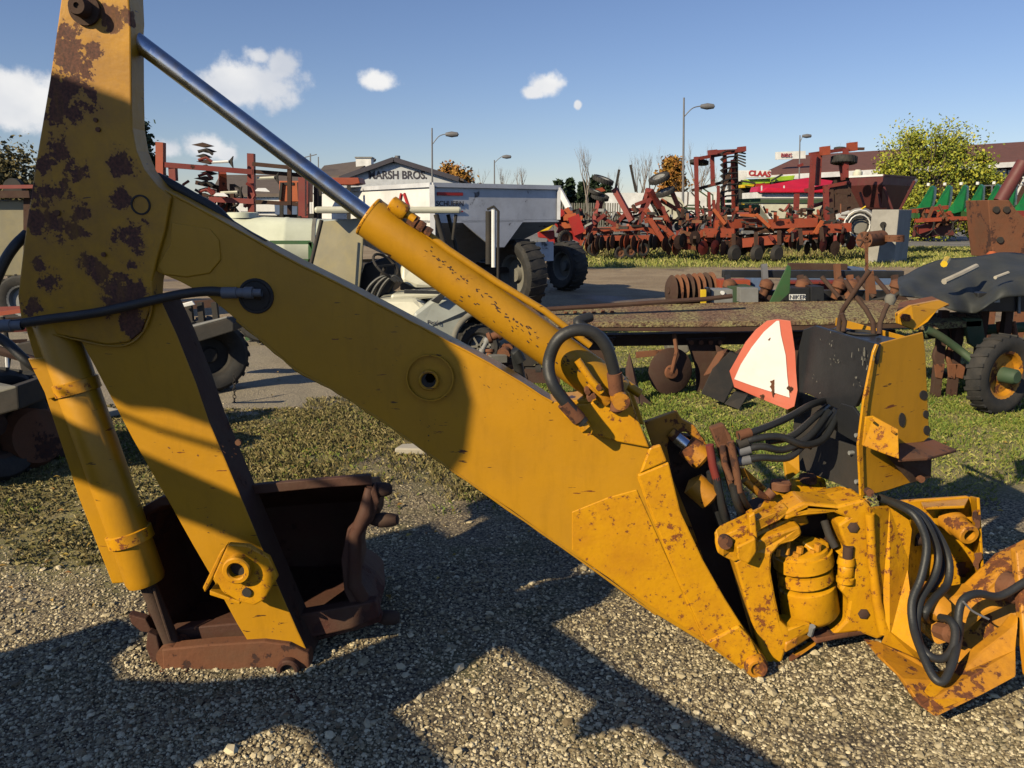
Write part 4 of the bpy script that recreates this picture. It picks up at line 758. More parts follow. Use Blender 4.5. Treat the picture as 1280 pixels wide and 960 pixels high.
slab3(MB, 'diagonal_arm', 'yellow_rusty', [(1150,752,2.8),(1172,738,2.82),(1190,748,2.82),(1222,742,2.82),(1262,704,2.84),(1310,680,2.86),(1310,740,2.8),(1262,758,2.78),(1230,772,2.76),(1200,800,2.72),(1172,808,2.72),(1152,790,2.76)], (0,.10,0), .014)
B().lathe(P(1266,735,2.78), (.3,-1,.1), [(-.03,0),(-.03,.055),(.02,.055),(.03,.045),(.03,0)], 22).obj('arm_boss', 'rust', MB)
slab3(MB, 'arm_end', 'yellow_rusty', [(1270,690,2.78),(1300,680,2.78),(1310,870,2.5),(1286,850,2.55),(1278,780,2.66)], (0,.04,0), .006)
B().lathe(P(1170,764,2.78), (-.2,-.6,.8), [(-.02,.03),(.02,.05),(.05,.045),(.06,.02),(.06,0)], 9).obj('valve_lump', 'yellow_rusty', MB)
B().lathe(P(1180,790,2.7), (.2,-1,.3), [(-.03,.03),(.03,.035),(.04,.02),(.06,.02),(.06,0)], 8).obj('valve_lump', 'rust', MB)
B().cyl(P(1112,778,2.9), (.1,-1,0), .03, .03, 20).obj('frame_plug', 'rust', MB)
B().tube(smooth_path([P(1204,752,2.64), P(1216,764,2.64), P(1236,774,2.64)], 4), .004, 6).obj('cable_tie', 'polegrey', MB)
for pts in ([(1100,622,3.02),(1128,634,2.9),(1146,648,2.84),(1158,680,2.8),(1152,720,2.76),(1140,752,2.72),(1142,785,2.66),(1152,815,2.56),(1166,845,2.48),(1178,852,2.46),(1188,836,2.49),(1194,816,2.54),(1198,796,2.62),(1200,780,2.72)],
            [(1112,626,3.0),(1140,638,2.9),(1158,655,2.86),(1172,690,2.84),(1168,720,2.8),(1150,752,2.74),(1146,790,2.66),(1156,815,2.56),(1176,824,2.54),(1190,812,2.56),(1194,790,2.6),(1188,776,2.64),(1176,772,2.7)],
            [(1120,628,3.02),(1150,642,2.93),(1172,668,2.9),(1186,700,2.87),(1184,730,2.82),(1168,748,2.76),(1156,768,2.72),(1162,782,2.84)],
            [(1130,636,3.04),(1158,652,2.95),(1178,690,2.93),(1176,716,2.88),(1162,742,2.84),(1164,760,2.95)],
            [(1198,800,2.62),(1198,770,2.64),(1204,750,2.66),(1222,742,2.68),(1250,745,2.7),(1285,725,2.72)]):
    hose(MB, pts, .0148, seg=14, name='hydraulic_hose')
slab3(MB, 'shadow_wall', 'yellow_rusty', [(1185,745,2.95),(1290,700,2.95),(1300,800,2.8),(1200,830,2.75)], (0,.03,0), .004)
# ---- bracket, rams and manifold between the boom and the swing post
slab3(BH, 'ram_bracket', 'yellow_rusty', [(806,528,3.02),(846,514,3.02),(853,524,3.02),(868,532,3.02),(884,556,3.02),(876,560,3.02),(858,540,3.02),(838,542,3.02),(834,560,3.02),(842,600,3.02),(866,660,3.02),(880,700,3.02),(860,680,3.02),(826,590,3.02)], (0,.03,0), .004)
slab3(BH, 'dark_interior_plate', 'rustdark', [(826,540,3.08),(880,548,3.08),(905,620,3.08),(935,720,3.08),(975,800,3.08),(950,815,3.08),(905,750,3.08),(860,680,3.08)], (0,.05,0), .004)  # interior darkness put in as a dark plate behind the bracket
b0, b1 = P(838,540,3.02), P(880,575,2.98); ax = (b1-b0).normalized()
g = B().lathe(b0, ax, [(0,0),(0,.024),(.08,.024),(.08,.045),(.16,.05),(.17,.04),(.17,0)], 24).obj('swing_ram', 'yellow_rusty', BH); B().cyl(b0+ax*.06, ax, .0255, .06, 20).obj('ram_rod', 'chrome', g)
b0, b1 = P(866,604,2.98), P(896,630,2.95); ax = (b1-b0).normalized(); B().lathe(b0, ax, [(-.02,0),(0,.05),(.09,.05),(.1,.03),(.1,0)], 24).obj('swing_ram', 'yellow_rusty', BH)
MF = slab3(BH, 'valve_manifold', 'rust', [(888,536,2.96),(905,530,2.98),(914,545,2.97),(920,575,2.96),(926,612,2.95),(914,618,2.95),(906,590,2.95),(898,560,2.95)], (0,.04,0), .006)
B().tube([P(887,556,2.93), P(891,582,2.93), P(896,600,2.93)], .016, 12).obj('pipe_fitting', 'red', MF); B().tube([P(913,552,2.92), P(920,585,2.92), P(924,615,2.92)], .015, 12).obj('pipe_fitting', 'rust', MF)
B().tube([P(903,556,2.93), P(906,580,2.93), P(914,600,2.92)], .013, 12).obj('pipe_fitting', 'rust', MF)
for pts in ([(895,596,2.93),(900,620,2.93),(908,650,2.95),(926,668,3.0)], [(916,606,2.92),(922,630,2.93),(932,650,3.0),(940,660,3.05)], [(923,612,2.92),(930,628,2.95),(938,640,3.02)], [(888,590,2.96),(892,625,2.98),(905,665,3.0)]): hose(MF, pts, .016, seg=12)
B().tube([P(930,600,2.98), P(950,618,3.0), P(962,622,3.02)], .014, 10).obj('grease_line', 'yellow_rusty', MF)
slab3(MF, 'link_rod', 'yellow_rusty', [(925,585,3.0),(932,586,3.0),(958,610,3.05),(952,618,3.05),(930,604,3.02)], (0,.02,0), .004)
for i, pts in enumerate(([(923,545,2.95),(950,537,2.97),(985,522,3.05),(1014,506,3.15),(1034,500,3.3)],
            [(922,556,2.95),(945,548,2.95),(975,546,2.97),(1005,556,3.0),(1030,548,3.08),(1046,520,3.2)],
            [(922,565,2.95),(950,558,2.95),(980,562,2.98),(1012,545,3.05),(1036,515,3.2)],
            [(922,577,2.95),(950,572,2.95),(985,572,2.98),(1008,552,3.05),(1030,528,3.2)],
            [(1010,560,3.1),(1024,540,3.12),(1040,520,3.2),(1050,505,3.3)], [(960,552,3.0),(990,545,3.05),(1020,520,3.15),(1035,508,3.3)])):
    h = hose(MF, pts, .0142, seg=12)
    if i < 4: a, b_ = P(*pts[0]), P(*pts[1]); B().tube([a, a.lerp(b_, .55)], .020, 12).obj('hose_ferrule', ['rust','dark','polegrey','polegrey'][i], h)
# ---- control console
N0, L0, R0, F0 = P(1092,432,3.0), P(1003,410,3.45), P(1155,415,3.12), P(1062,398,3.78)
def plane_pt(x, y, p0, p1, off=0):
    n = (p1-p0).cross(Vector((0,0,1))).normalized(); o = Vector((0,0,CAMH)); d = pdir(x, y); n = n if n.dot(d) > 0 else -n
    return o+d*(((p0-n*off)-o).dot(n)/d.dot(n)), n
def ppoly(par, name, mat, pts, p0, p1, th, off=0, bevel=.003):
    q = [plane_pt(x, y, p0, p1, off) for x, y in pts]; return B().prism([a for a, _ in q], q[0][1]*th).obj(name, mat, par, bevel)
CN = ppoly(BH, 'control_console', 'black', [(1004,412),(1018,407),(1054,418),(1096,430),(1094,450),(1088,466),(1078,490),(1069,508),(1046,511),(1009,492),(994,490),(994,470),(996,445)], N0, L0, .02)
ppoly(CN, 'console_front', 'black', [(1051,504),(1066,508),(1077,523),(1075,556),(1060,548),(1040,536),(1046,512)], N0, L0, .012, .004)
ppoly(CN, 'console_base', 'dark', [(1024,543),(1075,560),(1077,619),(1050,606),(1008,590),(1000,560)], N0, L0, .012, .002)
ppoly(CN, 'console_back', 'dark', [(994,488),(1046,508),(1075,520),(1077,615),(1000,588),(990,560)], N0, L0, .01, -.12)
for x, y in ((1072,544),(1072,602),(1064,566)): q, n = plane_pt(x, y, N0, L0, .012); B().cyl(q, n, .009, .02, 6).obj('console_bolt', 'grey', CN)
top = [L0, P(1018,407,3.5), P(1054,399,3.78), P(1080,396,3.85), R0, P(1118,424,3.16), N0]
for p in top: p.z = N0.z-.008
B().prism([L0+Vector((.01,0,-.01)), P(1050,404,3.62)*Vector((1,1,0))+Vector((0,0,N0.z-.006)), R0+Vector((0,0,-.004)), N0], (0,0,-.015)).obj('console_top', 'black', CN, .004)
B().prism([F0+Vector((-.05,0,0)), R0+Vector((0,.03,.006)), R0+Vector((0,.06,.006)), F0+Vector((-.05,.04,0))], (0,0,-.04)).obj('top_trim', 'yellow', CN, .003)
sp = ppoly(CN, 'side_panel', 'yellow', [(1095,437),(1098,431),(1104,428),(1154,415),(1157,440),(1159,485),(1162,546),(1155,552),(1130,556),(1140,603),(1110,613),(1078,621),(1075,556),(1080,520),(1086,470)], N0, R0, .008, .012)
ppoly(CN, 'panel_edge', 'yellow_cast', [(1092,440),(1096,430),(1099,431),(1095,442),(1086,500),(1079,560),(1081,621),(1076,620),(1073,556),(1080,500)], N0, R0, .01, .022, .002)
for (x, y, rx, ry) in ((1128,525,4,9),(1155,494,5,6),(1158,518,3.5,5),(1159,538,4,6)): ppoly(sp, 'slot', 'dark', arc(x, y, rx, 0, 340, 14, ry), N0, R0, .012, .0155, 0)
slab3(CN, 'bracket_plate', 'yellow_cast', [(1082,521,2.93),(1092,520,2.93),(1123,537,2.90),(1124,574,2.88),(1104,567,2.9),(1078,557,2.93)], (0,.01,0), .003)
for x, y in ((1090,525),(1117,540)): B().cyl(P(x, y, 2.895), (0,1,0), .005, .02, 8).obj('console_bolt', 'yellow_rusty', CN)
slab3(CN, 'step_plate', 'rust', [(1123,574,2.9),(1124,553,3.08),(1162,547,3.2),(1196,562,3.1),(1160,572,2.95)], (0,0,-.012), .003)
slab3(CN, 'step_brace', 'rustdark', [(1100,560,2.97),(1124,572,2.97),(1165,573,3.06),(1164,597,3.06),(1139,604,3.04)], (0,.012,0), .003)
B().cyl(P(1150,598,3.03), (0,1,0), .014, .03, 8).obj('console_bolt', 'rust', CN); B().cyl(P(1086,615,2.96), (0,1,0), .015, .03, 8).obj('console_bolt', 'rust', CN)
for (x, y, Y, rx) in ((1047,411,3.45,.05),(1078,414,3.4,.07)): c = P(x, y, Y); c.z = N0.z-.003; B().lathe(c, (0,0,1), [(0,rx),(.006,rx*.97),(.006,rx*.8),(-.02,rx*.75),(-.02,0)], 20).obj('lever_boot', 'dark', CN)
for pts, knob in (([(1048,412,3.45),(1050,398,3.45),(1053,388,3.42),(1070,362,3.38),(1087,338,3.35)], None), ([(1054,414,3.4),(1056,402,3.4),(1052,392,3.4)], None), ([(1092,418,3.35),(1091,402,3.36),(1082,386,3.38),(1066,366,3.4),(1056,350,3.42)], None), ([(1099,418,3.3),(1100,404,3.32),(1106,388,3.34),(1112,376,3.35)], (1113,374,3.35))):
    lv = B().tube([P(*p) for p in pts], .0105, 10).obj('control_lever', 'rustdark', CN)
    if knob: B().lathe(P(*knob), (0,0,1), [(-.025,0),(-.022,.016),(0,.024),(.018,.018),(.024,0)], 14).obj('knob', 'concretepost', lv)
YB = slab3(CN, 'seat_bracket', 'yellow', [(1122,392,3.5),(1140,382,3.5),(1175,375,3.6),(1187,380,3.6),(1172,388,3.55),(1160,402,3.5),(1144,413,3.5),(1123,405,3.5)], (0,.03,0), .004)
slab3(YB, 'bracket_top', 'rust', [(1120,392,3.5),(1124,378,3.8),(1165,370,3.8),(1187,380,3.6),(1160,384,3.55)], (0,0,-.01), .003); B().cyl(P(1132,397,3.48), (0,1,0), .017, .04, 6).obj('console_bolt', 'yellow_rusty', YB)
slab3(CN, 'mast', 'yellow', [(988,498,3.62),(996,494,3.62),(994,520,3.6),(984,518,3.6)], (0,.03,0), .003); slab3(CN, 'mast', 'yellow', [(980,574,3.5),(999,568,3.5),(1000,590,3.45),(984,602,3.4)], (0,.03,0), .003)
cb = B(); cq = random.Random(2)
for (x0, y0, n, sp, rot) in ((1080,448,9,5,1),(1074,441,5,4,1),(1040,452,7,5,0),(1062,470,3,8,0),(1030,425,5,8,0),(1075,480,2,2,0),(1020,470,4,10,0)):
    for i in range(n):
        q_, n_ = plane_pt(x0+cq.gauss(0, sp), y0+cq.gauss(0, sp), N0, L0, .0215); tg = Vector((cq.uniform(-.3,.3), 0, 1 if rot else cq.uniform(-1,1))).normalized(); cb.beam(q_-tg*cq.uniform(.002,.02 if rot else .006), q_+tg*.003, cq.uniform(.0015,.005), .001, n_)
cb.obj('paint_scuff', 'concretepost', CN, kind='stuff')
# slow moving vehicle triangle on the far side of the console
def smv():
    c = P(960,500,3.55); t = T('warning_triangle', 'bent white triangle sign with orange border hung left of the black console', 'triangle sign', (c.x, c.y, c.z))
    def yy(x): return 3.57-.0017*(x-912)
    out = [(959,401),(972,399),(988,401),(990,412),(994,440),(995,462),(997,488),(993,508),(984,512),(962,503),(936,492),(918,484),(912,464),(920,450),(932,428),(945,412)]
    inn = [(971,401),(974,401),(976,418),(982,444),(984,470),(987,497),(968,491),(940,482),(918,474),(926,456),(940,434),(955,415)]
    B().prism([P(x, y, yy(x)) for x, y in out], (0,.004,0)).obj('border', 'smvorange', t, .001); B().prism([P(x, y, yy(x)-.004) for x, y in inn], (0,.003,0)).obj('face', 'smvwhite', t)
    for s in ((967,481,5,5),(966,489,2,5),(962,424,1.2,1.2),(988,486,2.5,4),(953,496,4,2)): scab(t, s[0], s[1], s[2], s[3], yy(s[0])-.005, 'rust', int(s[1]), ragged=.6)
smv()
# ---------------------------------------------------------------- unseen machine added left of the frame, outlined to throw the foreground shadows
def unseen_machine():
    Y0 = .7; D = -SUN/abs(SUN.y)*1.0
    def bk(p): t = (p.y-Y0)/D.y; return p-D*t
    def A(pts, Y=YF): return [bk(P(x, y, Y)) for x, y in pts]
    def Q(pts): return [bk(G(x, y)) for x, y in pts]
    t = T('shadow_machine', 'unseen backhoe-like machine added at left, shaped to cast the foreground shadows', 'backhoe attachment', (-3.2, Y0, 0))
    def pl(name, pts, mat='yellow', th=.09, off=0): return B().prism([Vector((p.x, p.y-off, p.z)) for p in pts], (0,-th,0)).obj(name, mat, t, .004)  # plates whose outlines are mostly foreground shadows carried back along the sun
    pl('boom', A([(-160,10),(-60,45),(65,92),(165,128),(300,215),(420,300),(505,375),(545,425),(560,480),(552,545),(520,590),(450,600),(360,560),(262,521),(180,492),(130,488),(40,440),(-120,380)]))
    pl('steel_pipe', A([(40,455),(150,500),(272,535),(420,600),(420,608),(272,543),(150,506),(40,462)]), th=.02, off=.12)
    pl('boom_cylinder', A([(-100,440),(60,510),(177,562),(302,617),(420,672),(420,730),(333,680),(221,634),(60,575),(-100,520)]), th=.09, off=.02)
    V2 = lambda *p: [Vector((x, Y0, z)) for x, z in p]
    pl('dipper', V2((-6,0),(-2.9,0),(-2.72,1.23),(-2.69,1.46))+Q([(395,895),(430,950),(470,1010),(600,1010),(560,960),(479,876)])+V2((-2.53,1.87))+Q([(745,868),(705,902),(775,885),(870,950),(960,1010),(1060,1010),(960,950),(760,830),(672,768)])
       +V2((-2.47,2.16),(-2.6,2.4),(-2.88,2.3),(-2.92,1.95),(-2.98,1.64),(-3.3,1.60),(-3.62,1.62),(-3.9,1.76),(-4.0,1.9),(-4.24,1.98),(-4.36,1.77),(-6,1.6)), 'yellow', .10)
    pl('base_frame', [Vector((-5.2,Y0,0)),Vector((-2.9,Y0,0)),Vector((-2.8,Y0,.7)),Vector((-3.0,Y0,1.0)),Vector((-5.2,Y0,1.1))], 'yellow', .5, .1)
unseen_machine()
# ---------------------------------------------------------------- middle distance
def gbase(px, Y): p = P(px, 400, Y); return Vector((p.x, Y, 0))
def box_between(par, name, mat, x0, y0, x1, y1, Y, d, bevel=.004, mid=0):
    return B().prism([P(x0,y0,Y), P(x1,y0,Y), P(x1,y1,Y), P(x0,y1,Y)], (0,d,0)).obj(name, mat, par, bevel)
def wagon():
    Yc = 13.0; top = 3.0
    c = P(540, 232, Yc); c = Vector((c.x, Yc, 0)); s = Vector((.82, .57, 0)).normalized(); e = Vector((-s.y, s.x, 0))   # s along the long side, e along the end
    t = T('hopper_wagon', 'chipped white fertilizer hopper wagon with stripes on its end and dark tyres', 'wagon', c)
    L, Wd = 2.55, 5.2; zt = P(540,231,Yc).z; zm = zt-.55; c1 = c+s*L; cen = lambda a, z: Vector((a.x, a.y, z))
    A0, A1, A2, A3 = c, c+s*L, c+s*L+e*Wd, c+e*Wd
    # slide corners so that the end stands square to the long side
    def wall(a, b, z0, z1, nm='wall', mat='wagonwhite', th=.05):
        n = (b-a).cross(Vector((0,0,1))).normalized()*-th; return B().prism([cen(a,z0), cen(b,z0), cen(b,z1), cen(a,z1)], n).obj(nm, mat, t, .01)
    B().prism([cen(A0,zt), cen(A0,zm), cen(c+s*.5,zm), cen(c+s*1.15,1.12), cen(c+s*1.38,1.12), cen(c+s*1.8,zm), cen(A1,zm), cen(A1,zt)], e*.05).obj('wall', 'wagonwhite', t, .005); wall(A1, A2, zm, zt); wall(A2, A3, zm, zt); wall(A3, A0, zm-.35, zt, mat='plainwhite')
    m = c+s*L*.5+e*Wd*.4; hb = .75
    q = [m+s*.5-e*.35, m+s*.5+e*.35, m-s*.5+e*.35, m-s*.5-e*.35]; tops = [A1, A2, A3, A0]
    for i in range(4):
        a, b_ = tops[i], tops[(i+1) % 4]; p, r = q[i], q[(i+1) % 4]
        B().prism([cen(a,zm), cen(b_,zm), cen(r,hb), cen(p,hb)], (0,0,-.04)).obj('hopper_slope', 'wagonwhite', t)
    for a, b_ in ((A0,A1),(A1,A2),(A2,A3),(A3,A0)): B().beam(cen(a,zt), cen(b_,zt), .08, .07).obj('top_rail', 'wagonwhite', t)
    B().beam(cen(A0,zm-.4), cen(A0,zt), .08).obj('corner_post', 'wagonwhite', t)
    for f in (.99,): p = c+s*L*f-e*.02; B().beam(cen(p,zm), cen(p,zt), .06).obj('side_stake', 'wagonwhite', t)
    
    for o in (.3, L-.3): B().beam(cen(c+s*o,.66), cen(c+s*o+e*Wd,.66), .12, .16).obj('frame_rail', 'dark', t)
    for f in (.1, .8): B().beam(cen(c+s*.1+e*Wd*f,.7), cen(c+s*(L-.1)+e*Wd*f,.7), .1).obj('cross_member', 'dark', t)
    for k, (x, y, r) in enumerate(((.12,14.2,.62),(1.22,18.0,.54),(-1.9,16.2,.62),(-.9,19.6,.54))): wheel(t, Vector((x, y, r)), s, r, .42, 'concretepost')
    # stripes and lettering on the side panel, red V on the lit end
    n = -e*.012; th = s
    def strip(z0, z1, f0, f1, mat): B().prism([cen(c+s*f0-e*.006,z0), cen(c+s*f1-e*.006,z0), cen(c+s*f1-e*.006,z1), cen(c+s*f0-e*.006,z1)], n).obj('stripe', mat, t)
    strip(zt-.16, zt-.11, 0.08, .56, 'letterred'); strip(zt-.42, zt-.40, .08, .56, 'letterred')
    rz = math.atan2(s.y, s.x); text('SCHUERN', 'letter', t, cen(c+s*.32-e*.012, zt-.29), .115, (math.pi/2, 0, rz), depth=.004)
    fo = -s*.02
    def vbar(a0, z0, a1, z1): B().beam(cen(c+e*a0+fo, z0), cen(c+e*a1+fo, z1), .03, .05).obj('stripe', 'letterred', t)
    vbar(1.2, zt-.46, 1.02, zt-.12); vbar(.92, zt-.12, .70, zt-.44)
    # jack post and hose in front
    p0, p1 = P(617,262,12.4), P(617,334,12.4); B().tube([p0, p1], .035, 10).obj('jack_post', 'plainwhite', t)
    B().tube([P(611,264,12.5), P(611,330,12.5)], .05, 10).obj('jack_sleeve', 'dark', t); B().tube([P(609,262,12.4),P(617,258,12.4),P(623,264,12.4),P(622,400,12.4)], .02, 8).obj('jack_chain', 'dark', t)
    B().prism([P(664,303,14.6), P(692,302,14.9), P(692,326,14.9), P(666,327,14.6)], (0,.05,0)).obj('fender', 'wagonwhite', t)
    return t
wagon()
def tank_trailer():
    Y = 10.6; t = T('nurse_tank', 'cream poly tank lying on a green steel frame left of the cart', 'tank', gbase(345, Y))
    r = 40/F*Y*1.0; a, b_ = P(270,306,Y+r+.6), P(440,312,Y+r+.9)
    ax = (b_-a).normalized(); L = (b_-a).length
    B().lathe(a, ax, [(-.5,0),(-.45,r*.6),(-.3,r*.9),(0,r),(L*.5,r),(L*.5+.02,r*1.015),(L*.5+.06,r*1.015),(L*.5+.08,r),(L-.25,r),(L-.1,r*.95),(L,r*.8),(L+.06,r*.5),(L+.08,0)], 40).obj('tank_body', 'tank', t)
    B().lathe(a, ax, [(L-.55,r*.99),(L-.55,r*1.02),(L-.50,r*1.02),(L-.50,r*.99)], 40).obj('strap', 'concretepost', t)
    B().lathe(a+ax*.4+Vector((0,0,r)), (0,0,1), [(-.03,.22),(.04,.22),(.05,.2),(.05,0)], 20).obj('lid', 'tank', t)
    for k in ((338,303,388,303),(388,303,388,345),(338,303,338,345),(388,303,398,322),(398,322,398,350),(375,326,412,326),(412,326,412,352),(404,326,404,350)):
        B().beam(P(k[0],k[1],Y-.2), P(k[2],k[3],Y-.2), .045).obj('frame_bar', 'green', t)
    for x in (300, 345, 392): B().beam(P(x,338,Y+.2), Vector((P(x,338,Y).x, Y+.2, 0)), .09).obj('frame_leg', 'green', t)
    wheel(t, Vector((P(330,400,Y).x, Y, .36)), (0,1,0), .36, .25)
tank_trailer()
def cart():
    Y = 9.3; t = T('utility_cart', 'cream golf cart with tan windshield, roof and open rear bed', 'golf cart', gbase(520, Y))
    B().prism([Vector((P(x,262,Y_).x, Y_, 1.69)) for x, Y_ in ((392,9.0),(577,9.35),(572,10.4),(420,10.1))], (0,0,.075)).obj('roof', 'cream', t, .03)
    slab3(t, 'windshield', 'screen', [(402,277,9.6),(455,272,9.2),(452,330,9.2),(444,400,9.2),(436,412,9.2),(380,412,9.6),(388,340,9.6)], (.01,.01,.0), .003)
    for a, b_, r in (((402,275,8.9),(384,350,8.8),.022),((456,272,9.7),(436,412,9.6),.02),((570,268,9.4),(566,300,9.4),.02),((545,268,9.3),(575,375,9.4),.03),((560,268,10.2),(580,350,10.2),.025)): B().tube([P(*a), P(*b_)], r, 10).obj('roof_post', 'dark', t)
    B().tube([P(384,350,8.8), P(380,420,8.7)], .022, 10).obj('roof_post', 'dark', t)
    slab3(t, 'dashboard', 'black', [(455,330,9.5),(492,318,9.5),(502,340,9.5),(486,368,9.5),(455,382,9.5),(440,372,9.5)], (0,.9,0), .03)
    # steering wheel
    c = P(482,332,9.2); ax = Vector((.6,-.3,.6)).normalized(); x = ax.cross(Vector((0,0,1))).normalized(); y = ax.cross(x)
    B().tube([c+(math.cos(a)*x+math.sin(a)*y)*.17 for a in [2*math.pi*i/20 for i in range(21)]], .016, 8).obj('steering_wheel', 'dark', t)
    B().tube([c, P(466,372,9.3)], .02, 8).obj('steering_column', 'dark', t); B().beam(c-x*.16, c+x*.16, .03, .02).obj('spoke', 'dark', t)
    for i in range(3): hose(t, [(450+8*i,385,9.1),(462+8*i,358,9.1),(480+6*i,345,9.1),(495+4*i,352,9.1)], .018, name='cable', seg=8)
    slab3(t, 'seat_back', 'cream', [(500,330,9.3),(515,326,9.3),(560,326,9.3),(566,340,9.3),(560,360,9.2),(520,361,9.2),(500,352,9.2)], (0,.25,0), .05)
    slab3(t, 'seat', 'cream', [(488,368,9.0),(556,364,9.0),(556,372,9.0),(488,378,9.0)], (0,.5,0), .03)
    slab3(t, 'front_cowl', 'cream', [(455,385,8.9),(470,375,8.9),(520,372,8.9),(535,385,8.8),(516,402,8.8),(512,430,8.8),(455,440,8.8)], (0,1.0,0), .06)
    slab3(t, 'rear_body', 'cartgrey', [(516,392,8.75),(540,374,8.8),(590,366,8.85),(612,372,8.85),(640,392,8.85),(625,392,8.85),(600,388,8.85),(580,400,8.85),(568,425,8.85),(552,425,8.8),(520,418,8.75)], (0,1.15,0), .04)
    slab3(t, 'bed_rail', 'black', [(538,376,8.7),(556,362,8.7),(562,364,8.7),(548,380,8.7)], (0,.03,0), .005); slab3(t, 'bed_rail', 'black', [(505,362,8.75),(560,364,8.7),(562,368,8.7),(505,367,8.75)], (0,.03,0), .005)
    B().tube(smooth_path([P(566,440,8.7), P(570,414,8.7), P(584,396,8.7), P(604,389,8.7), P(624,394,8.7)], 5), .035, 10).obj('fender_flare', 'concretepost', t)
    text('Ford', 'letter', t, P(541,403,8.765), .065, (math.pi/2,0,0), depth=.002)
    c = P(600,424,8.85); c.z = .235; B().box((c.x-1.2, 9.3, .32), (2.2,.9,.12)).obj('chassis', 'dark', t)
    c = Vector((P(599,424,8.9).x, 8.9, .235)); wheel(t, c, (0,1,0), .235, .2, 'grey', .55); 
    for k in range(6): a = k*math.pi/3; B().beam(c+Vector((0,-.07,0)), c+Vector((math.cos(a)*.12,-.07,math.sin(a)*.12)), .03, .02).obj('wheel_spoke', 'concretepost', t)
    wheel(t, c+Vector((0,1.0,0)), (0,1,0), .235, .2, 'grey', .55); wheel(t, c+Vector((-1.75,0,0)), (0,1,0), .235, .2, 'grey', .55); wheel(t, c+Vector((-1.75,1.0,0)), (0,1,0), .235, .2, 'grey', .55)
cart()
def junk_bits():
    t = T('scrap_coupling', 'rusty couplings and pipe stubs heaped below the chrome-rod cylinder', 'scrap', G(650,470))
    for (x, y, r, h, m, ax) in ((618,420,.05,.12,'rust',(1,0,.4)),(632,440,.06,.14,'rust',(.3,1,.2)),(640,452,.05,.2,'rustdark',(1,.2,0)),(612,444,.04,.1,'rust',(0,.3,1)),(626,458,.05,.2,'rust',(1,.3,.2)),(650,470,.06,.12,'rustdark',(0,1,0)),(606,432,.03,.14,'grey',(.5,0,1)),(660,440,.12,.1,'dark',(0,1,.1)),(662,462,.05,.2,'dark',(1,0,0))):
        B().lathe(P(x,y,6.9), ax, [(-h/2,0),(-h/2,r),(-h/4,r),(-h/4,r*.7),(h/4,r*.7),(h/4,r*1.1),(h/2,r*1.1),(h/2,0)], 10).obj('coupling', m, t)
    B().beam(P(600,466,6.9), P(700,470,6.9), .1, .12).obj('bar', 'rustdark', t); B().box(P(622,448,6.8), (.14,.1,.06), .3).obj('block', 'concretepost', t)
junk_bits()
